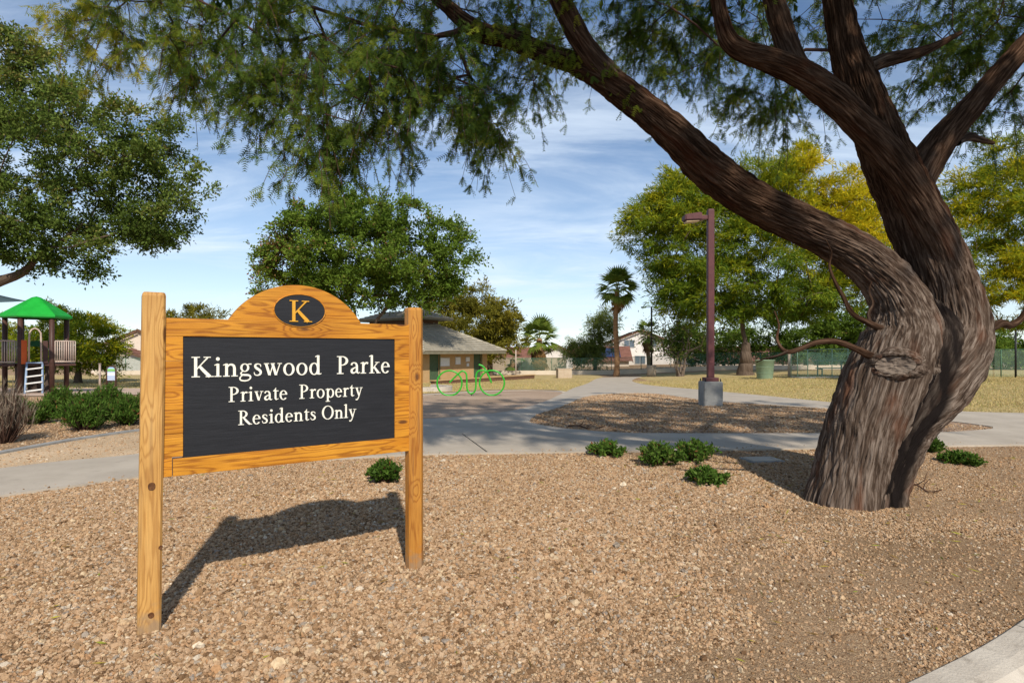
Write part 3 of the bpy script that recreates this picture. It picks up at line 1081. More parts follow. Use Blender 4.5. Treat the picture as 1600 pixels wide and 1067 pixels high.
def glyph_bm(ch, sc, depth, y_back):
    bm = bmesh.new()
    for k, s in enumerate(GLYPH[ch][1]):
        y0 = y_back - depth - k * .00012      # strokes overlap: each lies a hair prouder than the last
        if s[0] == 's':
            _, x0, x1, z0, z1 = s
            l, r = [(x0, z0), (x0, z1)], [(x1, z0), (x1, z1)]
        elif s[0] == 'e':
            _, cx, cz, rx, rz, tx, tz, a0, a1 = s
            n = 36
            an = [R(a0 + (a1 - a0) * i / n) for i in range(n + 1)]
            l = [(cx + rx * math.cos(a), cz + rz * math.sin(a)) for a in an]
            r = [(cx + (rx - tx) * math.cos(a), cz + (rz - tz) * math.sin(a)) for a in an]
        else:
            _, pts, wd = s
            if len(pts) > 2:
                p3 = catmull([(p[0], p[1], w) for p, w in zip(pts, wd)], 6)
            else:
                p3 = [Vector((p[0], p[1], w)) for p, w in zip(pts, wd)]
            l, r = [], []
            for i, p in enumerate(p3):
                t = (p3[min(i + 1, len(p3) - 1)] - p3[max(i - 1, 0)]).xy.normalized()
                nn = Vector((-t.y, t.x)) * p.z / 2
                if len(pts) == 2 and abs(t.y) > .5:       # diagonals end level
                    nn = Vector((-p.z / 2 / abs(t.y), 0)) * (1 if t.y > 0 else -1)
                l.append((p.x + nn.x, p.y + nn.y)); r.append((p.x - nn.x, p.y - nn.y))
        strip_prism(bm, [(a * sc[0], b * sc[1]) for a, b in l], [(a * sc[0], b * sc[1]) for a, b in r], y0, y_back)
    return bm


def write_line(text, x0, x1, z0, cap, y_back, m, parent, space=.62, track=.05):
    adv, w = [], 0.0
    for c in text:
        a = space if c == ' ' else GLYPH[c][0] + track
        adv.append(a); w += a
    sx = (x1 - x0) / (w - track)
    x = x0
    for c, a in zip(text, adv):
        if c != ' ':
            bm_obj('letter', glyph_bm(c, (sx, cap), .006, y_back), m, parent, (x, 0, z0))
        x += a * sx


def build_sign():
    s = empty('park_sign', SIGN_MID, SIGN_RZ)
    tag(s, 'wooden park name sign with black panel, cream lettering and arched top', 'sign')
    hw = SIGN_W / 2
    ph = .0525

    def post(x, lean, top, m):
        bm = bmesh.new()
        H0 = -.35
        prof = [(-ph, -ph), (ph, -ph), (ph, ph), (-ph, ph)]
        c = .011 if x < 0 else .024
        oct_ = []
        for (sx, sy) in ((-1, -1), (1, -1), (1, 1), (-1, 1)):
            a, b = (sx * ph, sy * (ph - c)), (sx * (ph - c), sy * ph)
            oct_ += [a, b] if sx * sy > 0 else [b, a]
        rows = []
        for z, k, dx in ((H0, 1, 0), (0, 1, 0), (.6, 1, lean * .3), (1.2, 1, lean * .68), (top - .018, 1, lean), (top - .004, .93, lean), (top, .84, lean)):
            rows.append([bm.verts.new((q[0] * k + dx, q[1] * k, z)) for q in oct_])
        for r0, r1 in zip(rows, rows[1:]):
            for i in range(8): bm.faces.new((r0[i], r0[(i + 1) % 8], r1[(i + 1) % 8], r1[i]))
        bm.faces.new(rows[-1])
        bm_obj('post', bm, m, s, (x, 0, 0))
    post(-hw, .022, 1.757, M['post_wood'])
    post(hw, -.006, 1.742, M['post_wood_dark'])
    M['knot'] = surf('wood_knot', (.06, .022, .008), (.17, .07, .022), 60, .6, .4, 90)
    for kx, ky, kr in ((237, 760, .017), (236, 961, .013), (251, 855, .009)):
        x, z = on_board(kx, ky, -ph)
        bm = bmesh.new()
        rr = [[bm.verts.new((r * math.cos(a) * (1 + .12 * math.sin(a * 2 + kx)), yy, r * 1.1 * math.sin(a))) for a in [2 * math.pi * q / 20 for q in range(20)]] for r, yy in ((kr * 1.15, .001), (kr, -.0022), (kr * .55, -.0012))]
        for q0, q1 in zip(rr, rr[1:]):
            for q in range(20): bm.faces.new((q0[q], q0[(q + 1) % 20], q1[(q + 1) % 20], q1[q]))
        bm.faces.new(rr[-1])
        bm_obj('knot', bm, M['knot'], s, (x, -ph - .0006, z))
    # measured corners of frame and panel
    xl, zt = -hw + ph + .004, (on_board(300, 498)[1] + on_board(600, 506)[1]) / 2
    xr = hw - ph - .002
    zb = (on_board(262, 746)[1] + on_board(630, 705)[1]) / 2
    pxl, pxr = on_board(286, 620)[0], on_board(617, 600)[0]
    pzt = (on_board(286, 526)[1] + on_board(617, 529.5)[1]) / 2
    pzb = (on_board(286, 717)[1] + on_board(617, 683)[1]) / 2
    T = .046
    yc = FRONT + T / 2
    g = .0012
    bv = .0025
    box('top_rail', ((xl + xr) / 2, yc, (zt + pzt) / 2), (xr - xl, T, zt - pzt), M['frame_wood'], s, bv)
    box('bottom_rail', ((xl + .05 + xr) / 2, yc, (zb + pzb) / 2), (xr - xl - .05, T, pzb - zb - g), M['frame_wood'], s, bv)
    box('joint_block', (xl + .0235, yc - .002, (zb + pzb) / 2 + .004), (.045, T, pzb - zb + .006), M['frame_wood'], s, bv)
    n = 5
    hs = (pzt - pzb) / n
    for i in range(n):
        zc = pzb + hs * (i + .5)
        b0 = .008 if i == 0 else 0
        box('frame_board', ((xl + pxl) / 2, yc, zc + b0 / 2), (pxl - xl, T, hs - g - b0), M['frame_wood'], s, .0015)
        box('frame_board', ((xr + pxr) / 2, yc, zc), (xr - pxr, T, hs - g), M['frame_wood'], s, .0015)
    pan = box('panel', ((pxl + pxr) / 2, FRONT + .008 + .012, (pzt + pzb) / 2), (pxr - pxl, .024, pzt - pzb), M['panel_black'], s)
    # the black panel is rebated 8 mm behind the frame; letters stand on it
    yb = FRONT + .008 + .001
    c0 = Vector(pan.location)
    pan_in = lambda x, z: (x - c0.x, z - c0.z)
    for text, a, b, capx in (('Kingswood  Parke', (299, 589.5), (609, 582), (300, 557.5)),
                             ('Private  Property', (357, 628), (566, 615), (358, 604.5)),
                             ('Residents Only', (372, 664), (556, 650.5), (373, 641.5))):
        xa, za = on_board(*a, yb)
        xb, _ = on_board(b[0], b[1], yb)
        zc = on_board(*capx, yb)[1]
        x0, z0 = pan_in(xa, za)
        sp = .42 if '  ' in text else .40
        write_line(text, x0, x0 + xb - xa, z0, zc - za, yb - c0.y, M['letter_cream'], pan, sp)
    # arch
    ax0, ax1 = on_board(358, 497)[0], on_board(564, 505)[0]
    azt = on_board(458, 445)[1]
    cx = (ax0 + ax1) / 2
    w2 = (ax1 - ax0) / 2
    hh = azt - zt
    rad = (w2 * w2 + hh * hh) / (2 * hh)
    bm = bmesh.new()
    fr, bk = [], []
    a_max = math.asin(min(1, w2 / rad))
    zc = azt - rad
    for i in range(49):
        a = -a_max + 2 * a_max * i / 48
        x, z = rad * math.sin(a), zc + rad * math.cos(a) - zt
        fr.append(bm.verts.new((x, -T / 2 + .002, max(z, .0006)))); bk.append(bm.verts.new((x, T / 2, max(z, .0006))))
    f0 = [bm.verts.new((w2, -T / 2 + .002, .0005)), bm.verts.new((-w2, -T / 2 + .002, .0005))]
    bm.faces.new(fr); bm.faces.new(list(reversed(bk)))
    for i in range(48): bm.faces.new((fr[i], bk[i], bk[i + 1], fr[i + 1]))
    bm.faces.new((fr[0], fr[-1], bk[-1], bk[0]))
    bmesh.ops.delete(bm, geom=f0, context='VERTS')
    arch = bm_obj('arch', bm, M['frame_wood'], s, (cx, yc, zt))
    # oval plaque, let into arch and rail with a thin rounded lip
    ox, oz = on_board(469, 485.5)
    orx = (on_board(508.5, 486)[0] - on_board(430, 485)[0]) / 2
    orz = (on_board(469, 461)[1] - on_board(469, 510.5)[1]) / 2
    bm = bmesh.new()
    nseg = 64
    def ring(k, y): return [bm.verts.new((orx * k * math.cos(2 * math.pi * i / nseg), y, orz * k * math.sin(2 * math.pi * i / nseg))) for i in range(nseg)]
    r0, r1 = ring(1, -.002), ring(1, .02)
    bm.faces.new(r0)
    for i in range(nseg): bm.faces.new((r0[i], r0[(i + 1) % nseg], r1[(i + 1) % nseg], r1[i]))
    pl = bm_obj('plaque', bm, M['panel_black'], s, (ox, FRONT, oz))
    bm = bmesh.new()
    rows = [ring_k(bm, orx, orz, k, y, nseg) for k, y in ((1.0, -.001), (1.012, -.0055), (1.035, -.006), (1.05, .002))]
    for q0, q1 in zip(rows, rows[1:]):
        for i in range(nseg):
            f = bm.faces.new((q0[i], q0[(i + 1) % nseg], q1[(i + 1) % nseg], q1[i])); f.smooth = True
    bm_obj('plaque_rim', bm, M['frame_wood'], s, (ox, FRONT, oz))
    kx0, kz0 = on_board(452, 502.5); kx1, _ = on_board(487, 503); _, kz1 = on_board(452, 469)
    bm_obj('letter', glyph_bm('K', ((kx1 - kx0) / 1.04, kz1 - kz0), .007, -.0015), M['letter_gold'], pl, (kx0 - ox, 0, kz0 - oz))
    # screw heads
    return s


def ring_k(bm, rx, rz, k, y, n):
    return [bm.verts.new((rx * k * math.cos(2 * math.pi * i / n), y, rz * k * math.sin(2 * math.pi * i / n))) for i in range(n)]


build_sign()
print('sign ok')


# ------------------------------------------------------------------ trees: shared tools
def bark_material(name, dark, mid, light, red=None, k=1.0):
    """fibrous bark: colour streaks run along the limb ('grain' holds round-the-limb and along-the-limb metres)"""
    m, nt, b = new_mat(name)
    N, L = nt.nodes.new, nt.links.new
    at = N('ShaderNodeAttribute'); at.attribute_name = 'grain'
    mp = N('ShaderNodeMapping'); mp.inputs['Scale'].default_value = (38 * k, 38 * k, 3.0 * k)
    L(at.outputs['Vector'], mp.inputs['Vector'])
    n = N('ShaderNodeTexNoise'); n.inputs['Scale'].default_value = 1; n.inputs['Detail'].default_value = 7
    n.inputs['Roughness'].default_value = .65; n.inputs['Distortion'].default_value = .6
    L(mp.outputs[0], n.inputs['Vector'])
    r = ramp(nt, [(.30, dark), (.47, mid), (.68, light)])
    L(n.outputs[0], r.inputs[0])
    col = r.outputs[0]
    mb = N('ShaderNodeMapping'); mb.inputs['Scale'].default_value = (5, 5, 1.6)
    L(at.outputs['Vector'], mb.inputs['Vector'])
    n2 = N('ShaderNodeTexNoise'); n2.inputs['Scale'].default_value = 1; n2.inputs['Detail'].default_value = 4
    L(mb.outputs[0], n2.inputs['Vector'])
    if red:
        mr = N('ShaderNodeMapRange'); mr.inputs[1].default_value = .56; mr.inputs[2].default_value = .7; mr.inputs[4].default_value = .6
        L(n2.outputs[0], mr.inputs[0])
        mx = N('ShaderNodeMix'); mx.data_type = 'RGBA'
        L(mr.outputs[0], mx.inputs['Factor']); L(col, mx.inputs['A']); mx.inputs['B'].default_value = (*red, 1)
        col = mx.outputs['Result']
    yg = N('ShaderNodeAttribute'); yg.attribute_name = 'young'        # younger wood higher up has darker, redder bark
    my = N('ShaderNodeMix'); my.data_type = 'RGBA'; my.blend_type = 'MULTIPLY'
    L(yg.outputs['Fac'], my.inputs['Factor']); L(col, my.inputs['A']); my.inputs['B'].default_value = (.56, .42, .33, 1)
    col = my.outputs['Result']
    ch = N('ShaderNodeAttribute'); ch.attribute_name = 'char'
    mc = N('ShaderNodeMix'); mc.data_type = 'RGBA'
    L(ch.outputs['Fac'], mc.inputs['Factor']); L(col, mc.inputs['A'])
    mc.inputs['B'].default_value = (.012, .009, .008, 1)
    L(mc.outputs['Result'], b.inputs['Base Color'])
    b.inputs['Roughness'].default_value = .95
    b.inputs['Specular IOR Level'].default_value = .05
    mh = N('ShaderNodeMapping'); mh.inputs['Scale'].default_value = (70 * k, 70 * k, 6 * k)
    L(at.outputs['Vector'], mh.inputs['Vector'])
    n3 = N('ShaderNodeTexNoise'); n3.inputs['Scale'].default_value = 1; n3.inputs['Detail'].default_value = 4
    L(mh.outputs[0], n3.inputs['Vector'])
    bp = N('ShaderNodeBump'); bp.inputs['Strength'].default_value = .9; bp.inputs['Distance'].default_value = .012
    L(n3.outputs[0], bp.inputs['Height']); L(bp.outputs[0], b.inputs['Normal'])
    return m


M['bark'] = bark_material('mesquite_bark', (.018, .011, .008), (.078, .053, .038), (.25, .195, .155), (.12, .048, .025))
M['bark_far'] = bark_material('grey_bark', (.05, .033, .022), (.10, .07, .05), (.17, .125, .09), k=.4)
M['bark_pale'] = bark_material('pale_bark', (.09, .065, .05), (.15, .115, .09), (.22, .17, .135), k=.5)
M['twig'] = surf('twig_bark', (.045, .022, .014), (.085, .042, .026), 12, .9, .2)


def resample(ctrl, ds):
    """control rows (Vector, radius) -> evenly spaced smooth centre line"""
    c4 = [Vector((p.x, p.y, p.z, r)) for p, r in ctrl]
    m = len(c4)
    dense = []
    for i in range(m - 1):
        p0, p1, p2, p3 = c4[max(i - 1, 0)], c4[i], c4[i + 1], c4[min(i + 2, m - 1)]
        for k in range(20):
            t = k / 20
            dense.append(.5 * ((2 * p1) + (p2 - p0) * t + (2 * p0 - 5 * p1 + 4 * p2 - p3) * t * t + (3 * p1 - p0 - 3 * p2 + p3) * t ** 3))
    dense.append(c4[-1])
    A = np.array([list(v) for v in dense])
    s = np.r_[0, np.cumsum(np.linalg.norm(np.diff(A[:, :3], axis=0), axis=1))]
    n = max(int(s[-1] / ds), 4)
    q = np.linspace(0, s[-1], n)
    return np.c_[[np.interp(q, s, A[:, k]) for k in range(4)]].T, q


def bark_tube(name, ctrl, m, parent, ds=.02, seg=128, depth=.02, twist=.5, seed=1, lumps=.06, char=None, flare=None, ridge=24.0, young=None):
    """a limb with fissured bark modelled into the surface"""
    A, q = resample(ctrl, ds)
    C, rad = A[:, :3], A[:, 3]
    n = len(C)
    T = np.gradient(C, axis=0)
    T /= np.linalg.norm(T, axis=1)[:, None]
    u = np.array([1.0, 0, 0]) if abs(T[0, 0]) < .9 else np.array([0, 1.0, 0])
    Us = np.zeros((n, 3))
    for i in range(n):
        u = u - T[i] * np.dot(u, T[i]); u /= np.linalg.norm(u)
        Us[i] = u
    Vs = np.cross(T, Us)
    th = np.linspace(0, 2 * np.pi, seg, endpoint=False)
    TH = np.broadcast_to(th, (n, seg))
    S = np.broadcast_to(q[:, None], (n, seg))
    RR = np.broadcast_to(rad[:, None], (n, seg))
    a = TH + twist * S
    rmean = float(rad.mean())
    w = fbm(np.c_[(np.cos(a) * rmean * 3).ravel(), (np.sin(a) * rmean * 3).ravel(), (S * 3).ravel()], 2, seed + 50).reshape(n, seg)
    a2 = a + (w - .5) * .45
    P1 = np.c_[(np.cos(a2) * rmean * ridge).ravel(), (np.sin(a2) * rmean * ridge).ravel(), (S * ridge * .07).ravel()]
    v1 = vnoise(P1, seed)
    v2 = vnoise(P1 * np.array([2.1, 2.1, 1.6]) + 5, seed + 3)
    v3 = vnoise(P1 * np.array([4.3, 4.3, 2.4]) + 9, seed + 5)
    h1 = 1 - np.abs(2 * v1 - 1) ** .7          # narrow deep fissures between broad strips
    h2 = 1 - np.abs(2 * v2 - 1) ** .8
    h = (.5 * h1 + .3 * h2 + .35 * v3).reshape(n, seg)
    big = fbm(np.c_[(np.cos(a) * 1.7).ravel(), (np.sin(a) * 1.7).ravel(), (S * 1.1 / max(rmean * 3, .2)).ravel()], 2, seed + 9).reshape(n, seg)
    dsc = np.minimum(depth, RR * .16)
    r = RR * (1 + lumps * 2 * (big - .5)) - dsc * (h - .55) * 1.5
    if flare is not None:
        r = r * (1 + flare(q)[:, None] * (.75 + .5 * big))
    V = C[:, None, :] + (np.cos(TH)[..., None] * Us[:, None, :] + np.sin(TH)[..., None] * Vs[:, None, :]) * r[..., None]
    grain = np.stack([np.cos(a) * RR, np.sin(a) * RR, S + seed], -1)
    cc = np.zeros((n, seg)) if char is None else char(V, TH, S)
    if char is not None:
        V = C[:, None, :] + (V - C[:, None, :]) * (1 - .035 * cc / np.maximum(r, .05))[..., None]
    idx = np.arange(n * seg).reshape(n, seg)
    F = np.stack([idx[:-1], np.roll(idx, -1, 1)[:-1], np.roll(idx, -1, 1)[1:], idx[1:]], -1).reshape(-1, 4)
    V = V.reshape(-1, 3)
    # close the tip
    tip = len(V)
    V = np.r_[V, C[-1:] + T[-1:] * rad[-1] * .5]
    last = idx[-1]
    FT = np.stack([last, np.roll(last, -1), np.full(seg, tip), np.full(seg, tip)], -1)
    grain = np.r_[grain.reshape(-1, 3), [[0, 0, q[-1] + seed]]]
    cc = np.r_[cc.ravel(), [0]]
    me = bpy.data.meshes.new(name)
    Fq = F.tolist() + [[a_, b_, tip] for a_, b_ in zip(last.tolist(), np.roll(last, -1).tolist())]
    me.from_pydata(V.tolist(), [], Fq)
    g = me.attributes.new('grain', 'FLOAT_VECTOR', 'POINT'); g.data.foreach_set('vector', grain.astype(np.float32).ravel())
    yy = np.zeros(n * seg + 1) if young is None else np.r_[np.repeat(young(q), seg), [1]]
    g = me.attributes.new('young', 'FLOAT', 'POINT'); g.data.foreach_set('value', yy.astype(np.float32))
    g = me.attributes.new('char', 'FLOAT', 'POINT'); g.data.foreach_set('value', cc.astype(np.float32))
    me.polygons.foreach_set('use_smooth', [True] * len(me.polygons))
    o = link(name, me, m, parent)
    return o, C, rad


def grow(start, targets, step=.45, jitter=.10, sag=.0, seed=0, up=0.0):
    """branch skeleton: every target joins the nearest branch so far. returns positions, parents, end ids"""
    rg = np.random.default_rng(seed)
    cap = len(start) + int(len(targets) * 14) + 50
    pos = np.zeros((cap, 3)); par = -np.ones(cap, int)
    n = len(start)
    pos[:n] = start
    par[1:n] = np.arange(n - 1)
    T = np.array(targets)
    # nearest first
    d0 = np.min(np.linalg.norm(T[:, None] - pos[None, :n], axis=2), axis=1)
    order = np.argsort(d0)
    ends = []
    for ti in order:
        t = T[ti]
        d = np.linalg.norm(pos[:n] - t, axis=1)
        cost = d + .35 * np.maximum(0, pos[:n, 2] - t[2])      # prefer joining from below
        j = int(np.argmin(cost))
        L_ = d[j]
        k = max(int(L_ / step), 1)
        a = pos[j].copy()
        mid_off = rg.normal(0, jitter, 3) * L_
        mid_off[2] += up * L_
        p = j
        if n + k >= cap: break
        for s in range(1, k + 1):
            f = s / k
            q = a + (t - a) * f + mid_off * 4 * f * (1 - f)
            q[2] -= sag * L_ * f * f * (1 if s == k else .6)
            pos[n] = q; par[n] = p; p = n; n += 1
        ends.append(p)
    return pos[:n], par[:n], np.array(ends)


def skeleton_mesh(name, pos, par, tip_r, expo=.5, rmax=None, skip=0, seg=6, m=None, parent=None):
    n = len(pos)
    cnt = np.zeros(n)
    ch = [[] for _ in range(n)]
    for i in range(n):
        if par[i] >= 0: ch[par[i]].append(i)
    leaf = np.array([len(c) == 0 for c in ch])
    cnt[leaf] = 1
    for i in range(n - 1, -1, -1):
        if par[i] >= 0: cnt[par[i]] += cnt[i]
    rad = tip_r * cnt ** expo
    if rmax: rad = np.minimum(rad, rmax)
    bm = bmesh.new()
    verts, faces, grain = [], [], []
    done = np.zeros(n, bool)
    ang = [2 * math.pi * k / seg for k in range(seg)]

    def chain(path):
        pts = [Vector(pos[i]) for i in path]
        rr = [rad[i] for i in path]
        if par[path[0]] == path[0]: pass
        u = None
        s = 0.0
        base = len(verts)
        for i, p in enumerate(pts):
            t = pts[min(i + 1, len(pts) - 1)] - pts[max(i - 1, 0)]
            if t.length < 1e-7: t = Vector((0, 0, 1))
            t.normalize()
            if u is None: u, _ = frame_of(t)
            else:
                u = u - t * u.dot(t)
                if u.length < 1e-5: u, _ = frame_of(t)
                u.normalize()
            v = t.cross(u)
            if i: s += (pts[i] - pts[i - 1]).length
            for a in ang:
                verts.append(p + (u * math.cos(a) + v * math.sin(a)) * rr[i])
                grain.append((math.cos(a) * rr[i], math.sin(a) * rr[i], s))
        for i in range(len(pts) - 1):
            b0, b1 = base + i * seg, base + (i + 1) * seg
            for k in range(seg):
                faces.append((b0 + k, b0 + (k + 1) % seg, b1 + (k + 1) % seg, b1 + k))
    stack = [i for i in range(n) if par[i] < 0]
    starts = [(None, i) for i in stack]
    while starts:
        p0, i = starts.pop()
        path = [] if p0 is None else [p0]
        first_r = None
        while True:
            path.append(i)
            c = ch[i]
            if not c: break
            c = sorted(c, key=lambda q: -cnt[q])
            for q in c[1:]: starts.append((i, q))
            i = c[0]
        if len(path) > 1 and path[-1] >= skip:
            path = [q for k, q in enumerate(path) if q >= skip or (k + 1 < len(path) and path[k + 1] >= skip)]
            if len(path) > 1:
                r_keep = rad[path[0]]
                rad[path[0]] = min(rad[path[0]], rad[path[1]] * 1.25)
                chain(path)
                rad[path[0]] = r_keep
    bm.free()
    if not verts: return None
    me = np_mesh(name, np.array([list(v) for v in verts]), np.array(faces), {'grain': ('FLOAT_VECTOR', np.array(grain))}, True)
    return link(name, me, m, parent)


def unit(v):
    return v / np.maximum(np.linalg.norm(v, axis=-1, keepdims=True), 1e-9)


def leaf_quads(P, D, length, width, tint, rg, fold=.25):
    """one leaf per row: a folded diamond from P along D"""
    n = len(P)
    D = unit(D)
    S = unit(np.cross(D, unit(rg.normal(0, 1, (n, 3)))))
    N_ = np.cross(D, S)
    l = np.asarray(length)[:, None] if np.ndim(length) else length
    w = np.asarray(width)[:, None] if np.ndim(width) else width
    b = P
    t = P + D * l
    m_ = P + D * l * .45
    s1 = m_ + S * w * .5 + N_ * w * fold
    s2 = m_ - S * w * .5 + N_ * w * fold
    V = np.stack([b, s1, t, s2], 1).reshape(-1, 3)
    F = np.arange(n * 4).reshape(n, 4)
    return V, F, np.repeat(tint, 4)


def in_ellipsoid(c, r, n, rg, shell=.55):
    d = unit(rg.normal(0, 1, (n, 3)))
    rr = shell + (1 - shell) * rg.random(n) ** .6
    rr = np.where(rg.random(n) < .25, rg.random(n) ** .5 * .8, rr)
    return np.array(c) + d * rr[:, None] * np.array(r)


def make_tree(name, label, cat, base, lobes, m_leaf, m_bark, seed=0, leaves=30000, leaf=(.08, .045), clump=.45, trunk=(2.5, .3), lean=(0, 0),
              tip_r=.012, tint=(.5, .16), droop=0.0, flat=.7, shell=.5, group=None, stems=1, step=.5, tuft=(0, 0, 0), clumps=None, bright=None, expo=.5, spread=1.0):
    """trunk, branches grown to clumps inside the crown's lobes, and single leaves round every clump"""
    rg = np.random.default_rng(seed)
    B = Vector(base)
    t = empty(name, B)
    tag(t, label, cat, group)
    vol = np.array([l[3] * l[4] * l[5] for l in lobes]) ** (2 / 3)
    nc = clumps or 220
    tg = []
    for l, v in zip(lobes, vol):
        k = max(int(nc * v / vol.sum()), 3)
        tg.append(in_ellipsoid(l[:3], l[3:6], k, rg, shell))
    tg = np.concatenate(tg) - np.array(B)
    th, tr = trunk
    allpos = []
    zlow = tg[:, 2].min()
    grp = [tg] if stems == 1 else None
    if stems > 1:
        az = np.arctan2(tg[:, 1], tg[:, 0])
        k = ((az + np.pi) / (2 * np.pi) * stems).astype(int).clip(0, stems - 1)
        grp = [tg[k == i] for i in range(stems)]
    for gi, tt in enumerate(grp):
        if len(tt) < 2: continue
        off = np.array([0, 0, 0.0])
        ln = np.array([lean[0], lean[1]])
        if stems > 1:
            a = 2 * np.pi * (gi + .5) / stems - np.pi
            off = np.array([math.cos(a), math.sin(a), 0]) * tr * 1.2
            ln = ln + np.array([math.cos(a), math.sin(a)]) * th * .35
        ks = max(int(th / .35), 3)
        st = np.array([[off[0] + ln[0] * (i / ks) ** 1.3, off[1] + ln[1] * (i / ks) ** 1.3, -.15 + (th + .15) * i / ks] for i in range(ks + 1)])
        st[1:, :2] += rg.normal(0, tr * .12, (ks, 2))
        pos, par, ends = grow(st, tt, step=step, seed=seed + gi, up=.04, jitter=.09)
        cntp = len(ends)
        ctrl = [(Vector(st[i]), tr * (1.25 - .62 * min(i / ks * 1.15, 1)) if i else tr * 1.45) for i in range(ks + 1)]
        rtop = ctrl[-1][1]
        bark_tube('trunk', ctrl, m_bark, t, ds=max(.06, th / 60), seg=26, depth=tr * .12, seed=seed + gi + 3, ridge=10 / max(tr, .1) * .3)
        tipr = max(tip_r, 0) if cntp < 2 else min(tip_r * 2.2, rtop * .9 / cntp ** expo)
        skeleton_mesh('branches', pos, par, max(tipr, tip_r * .7), expo, rmax=rtop, skip=ks, seg=6, m=m_bark, parent=t)
        allpos.append(pos[ends])
    E = np.concatenate(allpos)
    ne = len(E)
    wgt = rg.uniform(.5, 1.5, ne)
    n_each = (leaves * wgt / wgt.sum()).astype(int)
    own = np.repeat(np.arange(ne), n_each)
    n = len(own)
    csz = clump * rg.uniform(.65, 1.35, ne)
    # short twigs in every clump; leaves sit along them
    ntw = 11
    tw = unit(rg.normal(0, 1, (ne, ntw, 3)) + unit(E - E.mean(0))[:, None] * .6 * spread) * rg.uniform(.45, 1.35, (ne, ntw, 1))
    d = tw[own, rg.integers(0, ntw, n)]
    f_ = (.12 + .88 * rg.random(n) ** .7)
    off = (d * f_[:, None] + rg.normal(0, .15, (n, 3))) * csz[own][:, None]
    d = unit(d)
    off[:, 2] *= flat
    off[:, 2] -= droop * np.linalg.norm(off[:, :2], axis=1) ** 1.5
    P = E[own] + off
    D = unit(d + rg.normal(0, .7, (n, 3)) + np.array([0, 0, .1 - droop * 1.2]))
    ct = rg.normal(tint[0], tint[1] * .75, ne)
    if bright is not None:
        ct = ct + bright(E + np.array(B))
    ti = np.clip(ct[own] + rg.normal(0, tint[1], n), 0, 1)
    ln_ = leaf[0] * rg.uniform(.65, 1.3, n)
    V, F, tn = leaf_quads(P, D, ln_, ln_ * leaf[1] / leaf[0], ti, rg)
    me = np_mesh('crown', V, F, {'tint': ('FLOAT', tn)})
    link('crown', me, m_leaf, t)
    return t


# leaf colours: 0 .. 1 along 'tint'
M['leaf_oak'] = leaf_mat('oak_leaf', [(0, (.045, .068, .012)), (.4, (.095, .145, .024)), (.75, (.17, .22, .042)), (1, (.26, .21, .06))], 0.35)
M['leaf_oak_mid'] = leaf_mat('oak_mid_leaf', [(0, (.05, .085, .010)), (.5, (.115, .185, .022)), (.85, (.19, .26, .035)), (.93, (.24, .16, .06)), (1, (.30, .15, .07))], 0.35)
M['leaf_olive'] = leaf_mat('olive_leaf', [(0, (.10, .10, .014)), (.5, (.21, .19, .024)), (1, (.34, .28, .035))], 0.4)
M['leaf_gold'] = leaf_mat('gold_green_leaf', [(0, (.065, .125, .014)), (.3, (.15, .22, .018)), (.6, (.30, .31, .015)), (.8, (.50, .43, .014)), (1, (.68, .50, .015))], .42)
M['leaf_mesq'] = leaf_mat('mesquite_leaf', [(0, (.035, .065, .012)), (.45, (.09, .145, .022)), (.75, (.20, .24, .024)), (1, (.36, .31, .025))], .5)
M['leaf_willow'] = leaf_mat('willow_leaf', [(0, (.09, .12, .025)), (.5, (.17, .21, .04)), (1, (.26, .29, .07))], 0.42)
M['leaf_shrub'] = leaf_mat('shrub_leaf', [(0, (.035, .07, .010)), (.5, (.085, .16, .022)), (.9, (.15, .22, .04)), (1, (.24, .09, .04))], 0.35)
M['leaf_palm'] = leaf_mat('palm_leaf', [(0, (.09, .14, .02)), (.5, (.19, .26, .04)), (1, (.30, .32, .07))], .45, .5)
M['leaf_dead'] = leaf_mat('dead_frond', [(0, (.16, .09, .04)), (.5, (.30, .17, .07)), (1, (.42, .27, .13))], .2, .8)
M['leaf_dry'] = leaf_mat('dry_stem', [(0, (.12, .085, .06)), (.5, (.22, .17, .125)), (1, (.36, .30, .23))], .1, .9)


# ------------------------------------------------------------------ the old mesquite by the sign
def px_ctrl(rows):
    """rows of (photo x, photo y, distance, width in photo pixels)"""
    out = []
    for i, (x, y, d, w) in enumerate(rows):
        a, b = rows[max(i - 1, 0)], rows[min(i + 1, len(rows) - 1)]
        vert = abs(b[1] - a[1]) / max(math.hypot(b[0] - a[0], b[1] - a[1]), 1e-6)
        c = math.cos(math.atan((x - 800) / FPX))          # upright limbs look wider towards the side of the picture
        out.append((U(x, y, d), w / 2 / FPX * d * (1 - (1 - c) * vert)))
    return out


